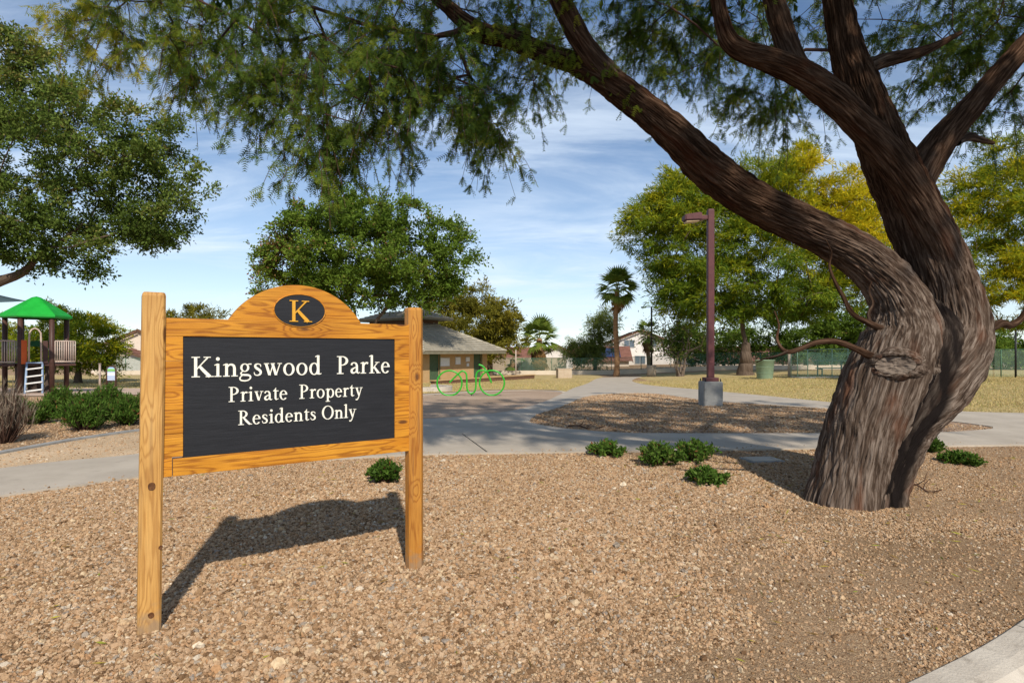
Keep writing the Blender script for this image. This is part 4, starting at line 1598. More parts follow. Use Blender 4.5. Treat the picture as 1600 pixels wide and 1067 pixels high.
def build_mesquite():
    base = G(1335, 780)
    t = empty('mesquite_tree', base)
    tag(t, 'big leaning mesquite with furrowed forked trunk and feathery overhanging leaves', 'tree')
    inv = Matrix.Translation(-base)

    def loc(rows): return [(inv @ p, r) for p, r in px_ctrl(rows)]

    def fl(q): return .30 * np.exp(-q / .16)

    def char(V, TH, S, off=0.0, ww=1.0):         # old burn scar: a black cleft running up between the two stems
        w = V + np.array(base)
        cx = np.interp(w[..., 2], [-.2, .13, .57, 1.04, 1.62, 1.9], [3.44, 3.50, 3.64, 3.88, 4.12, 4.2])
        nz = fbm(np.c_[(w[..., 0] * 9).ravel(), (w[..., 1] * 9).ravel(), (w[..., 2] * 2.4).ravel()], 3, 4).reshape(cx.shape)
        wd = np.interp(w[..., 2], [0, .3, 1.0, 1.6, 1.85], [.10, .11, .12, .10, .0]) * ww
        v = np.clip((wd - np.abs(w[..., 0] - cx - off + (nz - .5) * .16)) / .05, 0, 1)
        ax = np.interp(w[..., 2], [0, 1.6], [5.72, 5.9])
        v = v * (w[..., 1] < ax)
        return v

    A = [(1322, 812, 5.60, 128), (1324, 785, 5.60, 126), (1334, 740, 5.6, 128), (1350, 680, 5.6, 136), (1378, 610, 5.6, 146), (1402, 556, 5.62, 142),
         (1414, 515, 5.65, 124), (1404, 470, 5.7, 98), (1372, 425, 5.75, 78), (1320, 385, 5.78, 67), (1240, 345, 5.82, 63), (1175, 312, 5.86, 63), (1108, 264, 5.9, 61),
         (1060, 216, 5.9, 55), (1010, 172, 5.9, 48), (955, 130, 5.9, 44), (900, 100, 5.95, 34), (850, 84, 6.0, 29), (800, 62, 6.05, 30), (755, 52, 6.1, 28),
         (722, 32, 6.1, 24), (690, 2, 6.2, 20), (630, -45, 6.3, 16), (540, -90, 6.4, 10)]
    B = [(1366, 812, 5.57, 96), (1368, 785, 5.57, 94), (1378, 735, 5.58, 94), (1404, 665, 5.61, 110), (1448, 606, 5.68, 126), (1483, 556, 5.75, 126), (1492, 515, 5.82, 118),
         (1480, 465, 5.85, 112), (1455, 396, 5.85, 106), (1426, 330, 5.87, 94), (1396, 264, 5.9, 86), (1368, 200, 5.92, 76), (1345, 140, 5.92, 66), (1328, 95, 5.94, 58),
         (1317, 50, 5.97, 51), (1306, -10, 6, 46), (1290, -120, 6.1, 38), (1270, -230, 6.2, 28), (1240, -330, 6.3, 16)]
    C = [(1492, 505, 5.92, 44), (1494, 455, 5.80, 58), (1476, 400, 5.69, 62), (1442, 330, 5.62, 60), (1402, 262, 5.58, 56), (1350, 200, 5.55, 52), (1302, 152, 5.53, 48), (1252, 116, 5.52, 44), (1205, 95, 5.5, 37),
         (1160, 80, 5.5, 32), (1138, 62, 5.5, 28), (1126, 22, 5.5, 24), (1114, -40, 5.45, 20), (1090, -140, 5.35, 14), (1060, -240, 5.2, 9)]
    rows = {}
    o, cA, rA = bark_tube('trunk', loc(A), M['bark'], t, ds=.022, seg=340, depth=.030, twist=.30, seed=11, flare=fl, lumps=.09, ridge=64, char=char, young=lambda q: np.clip((q - 2.0) / 1.8, 0, 1))
    o, cB, rB = bark_tube('trunk', loc(B), M['bark'], t, ds=.022, seg=300, depth=.030, twist=-.25, seed=23, flare=fl, lumps=.10, ridge=64, char=lambda V, TH, S: char(V, TH, S, .075, 1.15), young=lambda q: np.clip((q - 2.0) / 1.6, 0, 1))
    # scorched core showing between the two halves of the trunk
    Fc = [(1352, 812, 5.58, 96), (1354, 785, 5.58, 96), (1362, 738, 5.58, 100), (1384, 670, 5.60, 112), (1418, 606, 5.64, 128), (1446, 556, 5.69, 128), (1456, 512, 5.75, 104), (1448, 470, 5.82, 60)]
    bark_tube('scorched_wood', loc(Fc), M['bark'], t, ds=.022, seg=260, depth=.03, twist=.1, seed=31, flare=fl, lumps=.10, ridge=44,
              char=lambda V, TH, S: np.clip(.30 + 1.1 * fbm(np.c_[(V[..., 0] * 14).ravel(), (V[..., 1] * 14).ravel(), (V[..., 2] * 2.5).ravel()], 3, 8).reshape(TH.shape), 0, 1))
    limbs = [cA[int(len(cA) * .62):], cB[int(len(cB) * .55):]]
    more = [
        (C, 220, .016),
        ([(972, 140, 5.9, 38), (950, 118, 5.88, 38), (915, 75, 5.8, 36), (890, 30, 5.75, 34), (868, -15, 5.7, 32), (840, -90, 5.6, 24), (800, -190, 5.5, 12)], 100, .012),
        ([(1262, 128, 5.52, 38), (1243, 100, 5.55, 39), (1226, 60, 5.6, 37), (1212, 10, 5.65, 34), (1198, -55, 5.7, 28), (1180, -180, 5.8, 14)], 100, .012),
        ([(1412, 318, 5.95, 60), (1448, 254, 5.95, 60), (1487, 201, 5.97, 48), (1535, 147, 6.0, 41), (1590, 84, 6.05, 38), (1645, 24, 6.1, 32), (1720, -50, 6.2, 24), (1820, -140, 6.3, 12)], 110, .014),
        ([(1340, 112, 5.95, 26), (1380, 96, 6.05, 23), (1430, 84, 6.15, 18), (1462, 72, 6.25, 13), (1500, 52, 6.4, 8)], 40, .006),
        ([(1400, 566, 5.62, 14.0), (1366, 558, 5.45, 13.3), (1338, 545, 5.36, 10.9), (1318, 537, 5.34, 10.1), (1298, 533, 5.33, 9.4), (1272, 536, 5.32, 8.6), (1250, 545, 5.33, 7.8), (1234, 550, 5.35, 7.4), (1221, 544, 5.4, 6.2), (1214, 528, 5.45, 4.7), (1217, 508, 5.5, 3.1), (1210, 486, 5.5, 2.0)], 30, .004),
        ([(1232, 549, 5.35, 5.5), (1215, 556, 5.4, 4.3), (1196, 560, 5.5, 2.7), (1182, 566, 5.55, 1.6)], 16, .002),
        ([(1420, 522, 5.65, 15.6), (1385, 516, 5.55, 12.5), (1356, 504, 5.5, 10.1), (1332, 490, 5.5, 8.6), (1317, 463, 5.5, 7.0), (1307, 445, 5.5, 6.2), (1296, 417, 5.5, 4.3), (1299, 395, 5.5, 2.7), (1290, 374, 5.5, 1.6)], 30, .004),
        ([(1360, 506, 5.5, 7.0), (1357, 490, 5.5, 6.2), (1364, 474, 5.5, 4.7), (1358, 456, 5.5, 3.1), (1362, 440, 5.5, 2.0)], 20, .003),
        ([(1520, 522, 5.85, 17.2), (1548, 513, 5.9, 14.0), (1564, 505, 5.92, 13.3), (1580, 508, 5.95, 11.7), (1598, 494, 6.0, 10.9), (1612, 466, 6.05, 8.6), (1640, 420, 6.1, 4.7)], 30, .004),
        ([(1494, 222, 5.98, 16), (1512, 214, 6.05, 14), (1530, 218, 6.15, 11), (1552, 224, 6.25, 6)], 24, .004),
    ]
    for k, (rw, seg, dp) in enumerate(more):
        o, c, r = bark_tube('limb', loc(rw), M['bark'], t, ds=.022, seg=seg, depth=dp, twist=.35, seed=40 + k * 7, lumps=.09, ridge=60, young=lambda q: np.clip(q / 1.5, 0, 1) if k == 0 else np.clip(.5 + q / 1.2, 0, 1))
        if k in (0, 1, 2, 3, 4): limbs.append(c[int(len(c) * (.55 if k == 0 else .3)):])
    # healed pruning wound on the front of the trunk: a thick collar round a weathered cut face
    fwd = np.array([-.50, -.86, .10]); fwd /= np.linalg.norm(fwd)
    kc = np.array(U(1394, 576, 5.61) - base) + fwd * .425
    ex = np.array([.86, -.50, .04]); ex -= fwd * ex.dot(fwd); ex /= np.linalg.norm(ex)
    ez = np.cross(ex, fwd); ez = -ez if ez[2] < 0 else ez
    th = np.linspace(0, 2 * np.pi, 96, endpoint=False)
    prof = [(2.3, -.17), (1.85, -.085), (1.45, -.026), (1.2, .014), (1.0, .020), (.90, -.002), (.86, -.012)]
    rx, rz = .175, .092
    V, GR = [], []
    for pi, (k, dpt) in enumerate(prof):
        nz = fbm(np.c_[np.cos(th) * 2.2, np.sin(th) * 2.2, np.full(96, pi * .5)], 3, 77)
        rd = fbm(np.c_[np.cos(th) * 14, np.sin(th) * 14, np.full(96, pi * .8)], 2, 79)
        kk = k * (1 + (nz - .5) * .5)
        dpt = dpt - (np.cos(th) * rx * kk) ** 2 / .62
        V.append(kc + (np.cos(th) * rx * kk)[:, None] * ex + (np.sin(th) * rz * kk)[:, None] * ez + (dpt + (rd - .5) * .045)[:, None] * fwd)
        GR.append(np.c_[np.cos(th) * k * .12, np.full(96, k * .2), th * .6])
    V = np.concatenate(V); GR = np.concatenate(GR)
    idx = np.arange(len(V)).reshape(len(prof), 96)
    F = np.stack([idx[:-1], np.roll(idx, -1, 1)[:-1], np.roll(idx, -1, 1)[1:], idx[1:]], -1).reshape(-1, 4)
    kn = link('knot', np_mesh('knot', V, F, {'grain': ('FLOAT_VECTOR', GR)}, True), M['bark'], t)
    # cut face: concentric weathered wood
    V, F = [], []
    nr = 12
    for i in range(nr):
        k = .90 * (1 - i / (nr - 1))
        nz = fbm(np.c_[np.cos(th) * 6 * k, np.sin(th) * 6 * k, np.full(96, 3.0)], 3, 81)
        V.append(kc + (np.cos(th) * rx * k)[:, None] * ex + (np.sin(th) * rz * k)[:, None] * ez + (-.012 + (nz - .5) * .035 - .02 * (1 - k))[:, None] * fwd)
    V = np.concatenate(V)
    idx = np.arange(len(V)).reshape(nr, 96)
    F = np.stack([idx[:-1], np.roll(idx, -1, 1)[:-1], np.roll(idx, -1, 1)[1:], idx[1:]], -1).reshape(-1, 4)
    M['cut'] = surf('weathered_cut', (.09, .065, .05), (.22, .17, .13), 9, .95, .8, 40)
    link('cut_face', np_mesh('cut_face', V, F, None, True), M['cut'], kn)

    # crown: twig clumps inside lobes, grown from the limbs
    rg = np.random.default_rng(5)
    lob = []
    def pl(px, py, d, rx, ry, rd, n): lob.append((U(px, py - 22, d), (rx / FPX * d, rd, ry / FPX * d), max(int(n * .58), 4)))
    pl(235, 62, 6.6, 110, 42, .7, 20); pl(330, 105, 6.4, 110, 50, .8, 26); pl(300, 30, 6.6, 120, 40, .8, 18); pl(450, 60, 6.2, 130, 60, .9, 34); pl(470, 140, 6.0, 100, 60, .8, 28)
    pl(585, 170, 5.9, 110, 55, .8, 36); pl(520, 225, 5.7, 70, 30, .5, 16); pl(600, 70, 6.2, 140, 60, .9, 36)
    pl(690, 130, 6.1, 90, 60, .8, 30); pl(755, 190, 5.8, 38, 45, .4, 14); pl(740, 40, 6.4, 120, 50, .9, 26); pl(840, 140, 6.6, 55, 40, .5, 12)
    pl(490, 262, 5.7, 60, 16, .4, 10); pl(775, 240, 5.8, 20, 24, .3, 7); pl(160, 75, 6.7, 60, 40, .5, 12); pl(420, 190, 5.9, 50, 30, .5, 12)
    pl(990, 50, 7.0, 80, 55, .7, 18); pl(1060, 95, 7.2, 80, 55, .7, 18); pl(1165, 140, 7.0, 70, 65, .7, 24); pl(1240, 175, 7.1, 60, 40, .6, 16); pl(1130, 30, 7.4, 110, 50, .8, 20)
    pl(1440, 60, 7.2, 70, 60, .8, 16); pl(1500, 120, 7.2, 80, 70, .8, 22); pl(1560, 190, 6.9, 55, 50, .6, 14); pl(1570, 40, 6.6, 80, 50, .7, 16); pl(1280, 40, 7.2, 60, 50, .6, 10)
    nvis = len(lob)
    for c, r, n in [((-3.4, 6.6, 6.2), (1.8, 1.6, .9), 24), ((-1.2, 7.0, 6.6), (1.8, 1.8, .9), 26), ((1.0, 6.4, 7.0), (1.9, 1.9, 1.0), 30), ((3.2, 7.2, 7.4), (2, 2, 1), 30), ((5.4, 7.2, 7.2), (2, 2, 1), 30),
                    ((7.2, 6.4, 6.6), (1.6, 1.8, .9), 22), ((2.2, 3.9, 7.1), (1.9, 1.3, .8), 26), ((4.8, 3.6, 6.9), (1.9, 1.4, .8), 28), ((6.6, 8.8, 6.4), (1.8, 1.4, .9), 18), ((.2, 9.0, 6.4), (1.9, 1.3, .8), 18),
                    ((3.6, 9.4, 6.8), (2.0, 1.4, .8), 20), ((7.4, 4.2, 6.2), (1.4, 1.4, .8), 16),
                    ((.6, 3.2, 7.2), (1.6, 1.4, .7), 24), ((2.6, 1.6, 7.6), (1.8, 1.3, .7), 26), ((5.0, 1.4, 7.5), (1.8, 1.3, .7), 26), ((7.6, 2.2, 7.2), (1.7, 1.5, .7), 24),
                    ((9.2, 4.6, 7.0), (1.6, 1.7, .8), 24), ((9.2, 7.6, 6.6), (1.7, 1.7, .9), 22), ((.0, 5.2, 7.4), (1.6, 1.5, .7), 22), ((4.2, 5.4, 7.8), (2, 1.6, .7), 24), ((7, 6, 7.6), (1.8, 1.6, .7), 22)]:
        lob.append((Vector(c), r, n))
    seeds_, vis = [], []
    for i, (c, r, n) in enumerate(lob):
        q = in_ellipsoid(c, r, n, rg, .25)
        seeds_.append(q); vis += [i < nvis] * n
    Tg = np.concatenate(seeds_) - np.array(base)
    start = np.concatenate([l[::6] for l in limbs])
    # keep each limb's own chain: grow joins nearest points, so parents inside the limbs do not matter
    pos, par, ends = grow(start, Tg, step=.3, jitter=.07, up=.10, seed=9)
    par[:len(start)] = -1
    skeleton_mesh('branches', pos, par, .0042, .52, rmax=.05, skip=len(start), seg=6, m=M['twig'], parent=t)
    # hanging twigs from every branch end, leaves along them
    E = pos[ends]
    # which clumps are in front of the lens (fine leaves) and which are overhead
    W = E + np.array(base)
    fine = (EYE + (HOR + 60) / FPX * W[:, 1] > W[:, 2])
    tw_pts, tw_fine, tw_len = [], [], []
    tv, tf = [], []
    for e, f, pdir in zip(E, fine, pos[ends] - pos[np.maximum(par[ends], 0)]):
        k = 5 if f else 7
        pd = pdir / max(np.linalg.norm(pdir), 1e-6)
        for _ in range(k):
            d = unit(pd * .7 + rg.normal(0, .6, 3) + np.array([0, 0, -.05]))
            L_ = rg.uniform(.28, .62)
            n = 5
            s = np.linspace(0, 1, n)[:, None]
            p = e + d * L_ * s + np.array([0, 0, -1.0]) * L_ * .55 * s ** 2 + np.cumsum(rg.normal(0, .012, (n, 3)), 0)
            tw_pts.append(p); tw_fine.append(f)
    bmv, bmf, nb = [], [], 0
    for p in tw_pts:      # twig: a three-sided sliver
        n = len(p)
        for i in range(n):
            w = .0055 * (1 - .7 * i / n)
            for a in (0, 2.1, 4.2): bmv.append(p[i] + np.array([math.cos(a), math.sin(a), .3 * math.sin(a)]) * w)
        for i in range(n - 1):
            for a in range(3):
                bmf.append((nb + i * 3 + a, nb + i * 3 + (a + 1) % 3, nb + i * 3 + 3 + (a + 1) % 3, nb + i * 3 + 3 + a))
        nb += 3 * n
    link('twigs', np_mesh('twigs', np.array(bmv), np.array(bmf)), M['twig'], t)['kind'] = 'stuff'
    # leaf bases
    Pf, Df, Tf, Pc, Dc, Tc = [], [], [], [], [], []
    for p, f in zip(tw_pts, tw_fine):
        k = 9 if f else 13
        s = rg.random(k) * (len(p) - 1.01)
        i = s.astype(int)
        q = p[i] + (p[i + 1] - p[i]) * (s - i)[:, None]
        dirs = unit((p[i + 1] - p[i]) / .08 * .5 + rg.normal(0, .55, (k, 3)) + np.array([0, 0, -.55]))
        tt = np.clip(rg.normal(.42, .16, k) + rg.normal(0, .12), 0, 1)
        # far left tips: the yellow-green of sunlit leaves is painted into the tint
        if f: tt = np.clip(tt + np.clip((-2.6 - (p[0, 0] + base.x)) * .16, 0, .38), 0, 1)
        (Pf if f else Pc).append(q); (Df if f else Dc).append(dirs); (Tf if f else Tc).append(tt)
    # sprouts straight out of the limb bark
    for l in (cA[int(len(cA) * .60):int(len(cA) * .86)], cA[int(len(cA) * .66):int(len(cA) * .76)], limbs[3][:60], limbs[4][10:70]):
        k = 70
        i = rg.integers(0, len(l), k // 7).repeat(7)
        q = l[i] + unit(rg.normal(0, 1, (len(i), 3)) + np.array([0, -1.2, 0])) * .16
        Pf.append(q); Df.append(unit(rg.normal(0, .4, (len(i), 3)) + np.array([0, -.2, -1])))
        Tf.append(np.clip(rg.normal(.7, .1, len(i)), 0, 1))
    Pf, Df, Tf = np.concatenate(Pf), np.concatenate(Df), np.concatenate(Tf)
    Pc, Dc, Tc = np.concatenate(Pc), np.concatenate(Dc), np.concatenate(Tc)
    print('mesquite leaves', len(Pf), len(Pc))
    # fine leaves: two pinnae each, with paired leaflets as slim triangles
    n = len(Pf)
    V, tt = [], []
    S = unit(np.cross(Df, unit(rg.normal(0, 1, (n, 3)))))
    for sgn in (-1, 1):
        D = unit(Df + S * sgn * .38 + rg.normal(0, .08, (n, 3)))
        Sd = unit(np.cross(D, np.cross(S, Df)))
        Nn = np.cross(D, Sd)
        L_ = rg.uniform(.08, .145, n)[:, None]
        npair = 6
        for k in range(npair):
            f = (k + .7) / npair
            b = Pf + D * L_ * f - Nn * L_ * .10 * f * f
            ll = .031 * (1 - .45 * abs(f - .45)) * (L_ / .1)
            for s2 in (-1, 1):
                dd = unit(Sd * s2 + D * .55 + Nn * rg.normal(-.1, .25, (n, 1)))
                V.append(np.stack([b - D * .0062, b + D * .0062, b + dd * ll], 1))
                tt.append(np.repeat(Tf[:, None], 3, 1))
    V = np.concatenate(V).reshape(-1, 3)
    tt = np.concatenate(tt).ravel()
    me = np_mesh('crown', V, np.arange(len(V)).reshape(-1, 3), {'tint': ('FLOAT', tt)})
    link('crown', me, M['leaf_mesq'], t)
    # overhead leaves: one slim folded blade per pinna
    V, F, tn = [], [], []
    nn = 0
    for sgn in range(2):
        v, f, q = leaf_quads(Pc, Dc + rg.normal(0, .4, Dc.shape), rg.uniform(.11, .18, len(Pc)), .050, Tc, rg)
        V.append(v); F.append(f + nn); tn.append(q); nn += len(v)
    me = np_mesh('upper_crown', np.concatenate(V), np.concatenate(F), {'tint': ('FLOAT', np.concatenate(tn))})
    link('upper_crown', me, M['leaf_mesq'], t)


build_mesquite()
print('mesquite ok')


# ------------------------------------------------------------------ background trees
def lobes_px(rows):
    """(photo x, photo y, distance, half width px, half height px, half depth m) -> lobes"""
    out = []
    for px, py, d, rx, ry, rd in rows:
        c = U(px, py, d)
        out.append((c.x, c.y, c.z, rx / FPX * d, rd, ry / FPX * d))
    return out


D = 25.0
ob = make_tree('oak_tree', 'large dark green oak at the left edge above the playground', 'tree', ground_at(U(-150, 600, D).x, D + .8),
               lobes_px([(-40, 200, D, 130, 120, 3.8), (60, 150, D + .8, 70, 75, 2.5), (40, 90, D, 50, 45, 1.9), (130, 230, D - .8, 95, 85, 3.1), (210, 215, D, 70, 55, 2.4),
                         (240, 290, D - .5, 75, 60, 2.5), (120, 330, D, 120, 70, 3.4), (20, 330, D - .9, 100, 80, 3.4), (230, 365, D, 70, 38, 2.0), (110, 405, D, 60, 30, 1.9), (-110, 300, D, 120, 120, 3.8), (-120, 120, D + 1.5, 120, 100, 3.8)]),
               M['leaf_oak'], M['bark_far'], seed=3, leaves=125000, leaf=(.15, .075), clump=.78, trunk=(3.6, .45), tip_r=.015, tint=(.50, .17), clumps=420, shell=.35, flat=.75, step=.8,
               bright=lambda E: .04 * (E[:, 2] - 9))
orig = Vector(ob.location)
lm = [(U(x, y, d) - orig, r) for x, y, d, r in ((-150, 520, 25.6, .40), (-90, 478, 25.3, .31), (-30, 450, 25.0, .25), (10, 436, 25.0, .20), (38, 424, 25.0, .16), (60, 400, 25.0, .12), (90, 380, 25.0, .08), (130, 350, 25.2, .05))]
bark_tube('limb', lm, M['bark_far'], ob, ds=.08, seg=36, depth=.03, seed=71, ridge=18)
D = 40.0
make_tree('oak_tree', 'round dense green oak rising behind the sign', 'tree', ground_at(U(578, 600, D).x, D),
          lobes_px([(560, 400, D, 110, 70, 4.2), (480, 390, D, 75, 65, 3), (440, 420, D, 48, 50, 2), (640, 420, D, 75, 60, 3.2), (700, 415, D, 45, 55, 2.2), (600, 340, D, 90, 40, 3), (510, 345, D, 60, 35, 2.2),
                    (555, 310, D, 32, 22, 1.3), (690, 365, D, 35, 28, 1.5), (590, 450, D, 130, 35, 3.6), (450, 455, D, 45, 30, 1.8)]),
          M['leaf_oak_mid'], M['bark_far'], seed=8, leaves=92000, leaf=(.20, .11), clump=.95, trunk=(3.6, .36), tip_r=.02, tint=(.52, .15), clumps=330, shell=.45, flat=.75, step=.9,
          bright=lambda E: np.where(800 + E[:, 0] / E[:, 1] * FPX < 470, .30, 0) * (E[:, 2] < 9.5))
D = 56.0
make_tree('mesquite_tree', 'olive green mesquite just right of the small building', 'tree', ground_at(U(765, 600, D).x, D),
          lobes_px([(740, 500, D, 60, 42, 3.5), (700, 490, D, 40, 32, 2.5), (785, 505, D, 42, 38, 2.5), (735, 470, D, 28, 22, 2), (760, 535, D, 50, 22, 3)]),
          M['leaf_olive'], M['bark_far'], seed=12, leaves=32000, leaf=(.36, .09), clump=1.1, trunk=(2.2, .3), tip_r=.025, tint=(.45, .18), clumps=130, shell=.45, step=1.1)
make_tree('mesquite_tree', 'small tree top showing over the sign frame left of the arch', 'tree', ground_at(U(308, 600, 46).x, 46),
          lobes_px([(308, 520, 46, 46, 36, 2.2), (300, 497, 46, 34, 17, 1.6), (280, 540, 46, 30, 25, 1.5)]),
          M['leaf_olive'], M['bark_far'], seed=14, leaves=9000, leaf=(.30, .07), clump=.8, trunk=(1.6, .2), tip_r=.02, tint=(.4, .15), clumps=60, step=.8)
D = 42.0
make_tree('mesquite_tree', 'yellow green rounded mesquite behind the playground tower', 'tree', ground_at(U(122, 600, D).x, D),
          lobes_px([(120, 535, D, 58, 42, 3.0), (60, 545, D, 50, 30, 2.4), (95, 505, D, 40, 24, 2.2), (145, 555, D, 45, 30, 2.4), (0, 530, D, 45, 40, 2.4), (30, 560, D, 50, 22, 2.2)]),
          M['leaf_gold'], M['bark_far'], seed=15, leaves=34000, leaf=(.30, .07), clump=.85, trunk=(1.4, .24), tip_r=.02, tint=(.42, .15), clumps=150, shell=.45, step=.8)
# the big mesquite across the lawn
B0 = G(1165, 586)
D = B0.y


def gold_part(E):
    px = 800 + E[:, 0] / E[:, 1] * FPX
    py = HOR - (E[:, 2] - EYE) / E[:, 1] * FPX
    return .38 * np.clip((px - 1215) / 60, 0, 1) * np.clip((px * .5 + (470 - py) - 640) / 80, 0, 1) + .0012 * (480 - py)


make_tree('mesquite_tree', 'wide spreading green and gold mesquite behind the maroon lamp post', 'tree', B0,
          lobes_px([(1030, 355, D, 68, 48, 3.6), (1050, 410, D, 45, 36, 2.6), (1080, 432, D, 55, 38, 3.5), (1100, 330, D, 85, 55, 4), (1050, 310, D, 50, 35, 2.6), (1160, 400, D, 90, 60, 4.5), (1180, 300, D, 90, 55, 4.2),
                    (1230, 265, D, 55, 35, 3), (1260, 340, D, 90, 60, 4.2), (1330, 380, D, 80, 60, 4), (1290, 440, D, 90, 45, 4.4), (1330, 310, D, 55, 45, 3), (1068, 470, D, 36, 18, 2.2), (1110, 470, D, 70, 22, 3.5), (1210, 470, D, 90, 28, 4)]),
          M['leaf_gold'], M['bark_far'], seed=21, leaves=165000, leaf=(.42, .070), clump=1.45, trunk=(2.6, .55), tip_r=.02, tint=(.24, .13), clumps=440, shell=.3, flat=.5, droop=.06, step=.8, bright=gold_part, expo=.45)
D = 30.0
make_tree('mesquite_tree', 'golden yellow mesquite filling the right edge behind the trunk', 'tree', ground_at(U(1660, 600, D).x, D),
          lobes_px([(1560, 330, D, 75, 60, 2.6), (1540, 420, D, 55, 60, 2.4), (1590, 250, D, 60, 45, 2.2), (1620, 400, D, 70, 80, 2.6), (1590, 470, D, 60, 45, 2.4), (1520, 300, D, 35, 40, 1.6), (1700, 330, D, 80, 90, 2.6)]),
          M['leaf_gold'], M['bark_far'], seed=27, leaves=70000, leaf=(.28, .045), clump=.95, trunk=(1.8, .28), tip_r=.015, tint=(.55, .17), clumps=200, shell=.4, flat=.55, step=.8)
# darker greenery along the right-hand boundary
for k, (px, d, w, h, sd, lab) in enumerate([(1110, 66, 70, 48, 31, 'dark green tree behind the bare shrub at the far wall'), (1260, 62, 70, 58, 33, 'mid green tree behind the ball court screen'),
                                            (1345, 60, 60, 62, 34, 'bright green tree hidden partly by the big trunk'), (1560, 58, 70, 40, 36, 'low green tree behind the right chain fence')]):
    make_tree('park_tree', lab, 'tree', ground_at(U(px, 600, d).x, d),
              lobes_px([(px, 575 - h * .9, d, w, h * .75, 3.5), (px - w * .5, 575 - h * .65, d, w * .6, h * .5, 2.5), (px + w * .5, 575 - h * .7, d, w * .6, h * .55, 2.5)]),
              M['leaf_oak_mid'], M['bark_far'], seed=sd, leaves=16000, leaf=(.36, .12), clump=1.2, trunk=(1.5, .25), tip_r=.025, tint=(.40, .15), clumps=90, step=1.1, group='boundary trees')
B1 = G(1063, 588)
make_tree('shrub_tree', 'leafless vase shaped shrub tree beside the dark lamp post', 'tree', B1,
          lobes_px([(1063, 530, B1.y, 55, 36, 2.6), (1015, 520, B1.y, 38, 30, 1.8), (1100, 525, B1.y, 45, 34, 2), (1060, 500, B1.y, 40, 18, 1.8)]),
          M['leaf_oak'], M['bark_pale'], seed=41, leaves=2200, leaf=(.24, .09), clump=.8, trunk=(.8, .13), tip_r=.022, tint=(.55, .22), clumps=130, step=.7, stems=5, expo=.4)
# weeping tree by the tall palm
make_tree('weeping_tree', 'pale green weeping tree left of the tall palm', 'tree', ground_at(U(930, 600, 62).x, 62),
          lobes_px([(940, 520, 62, 24, 30, 1.8), (948, 500, 62, 16, 14, 1.2), (905, 545, 62, 22, 18, 1.6), (925, 545, 62, 26, 22, 1.8)]),
          M['leaf_willow'], M['bark_far'], seed=44, leaves=13000, leaf=(.42, .06), clump=.9, trunk=(1.8, .2), tip_r=.02, tint=(.5, .17), clumps=80, droop=.6, flat=1.2, step=.9)
print('trees ok')


# ------------------------------------------------------------------ palms
def fan_mesh(seed, L_=1.0, nseg=15, spread=150, droop=.25):
    """a fan frond: stalk and a fan of narrow folded blades that part towards the tips"""
    rg = random.Random(seed)
    V, F, T = [], [], []

    def quad(a, b, c, d, t):
        i = len(V)
        V.extend([a, b, c, d]); F.append((i, i + 1, i + 2, i + 3)); T.extend([t] * 4)
    st = .62 * L_
    quad((0, -.014, 0), (st, -.010, .0), (st, .010, .0), (0, .014, 0), .8)
    quad((0, 0, -.014), (st, 0, -.010), (st, 0, .010), (0, 0, .014), .8)
    for i in range(nseg):
        a = R(-spread / 2 + spread * i / (nseg - 1))
        l = L_ * (.72 - .14 * abs(a)) * rg.uniform(.9, 1.1)
        w = .045 * L_
        t = rg.uniform(.25, .7)
        p0 = Vector((st, 0, 0))
        dr = Vector((math.cos(a), math.sin(a), 0))
        nn = Vector((-math.sin(a), math.cos(a), 0))
        p1 = p0 + dr * l * .5 + Vector((0, 0, -.02 * L_))
        p2 = p0 + dr * l + Vector((0, 0, -droop * L_ * rg.uniform(.5, 1.2)))
        z = Vector((0, 0, .02 * L_))
        quad(tuple(p0), tuple(p1 - nn * w), tuple(p1 + z), tuple(p0 + z * .2), t)
        quad(tuple(p0), tuple(p1 + z), tuple(p1 + nn * w), tuple(p0 + z * .2), t)
        i0 = len(V)
        quad(tuple(p1 - nn * w), tuple(p2), tuple(p2 + z * .1), tuple(p1 + z), t)
        quad(tuple(p1 + z), tuple(p2), tuple(p2 + z * .1), tuple(p1 + nn * w), t)
    me = np_mesh('frond', np.array(V), np.array(F), {'tint': ('FLOAT', np.array(T))})
    return me


M['palm_bark'] = surf('palm_bark', (.20, .105, .05), (.34, .20, .10), 1.2, .95, .8, 10, stretch=(1, 1, 9))


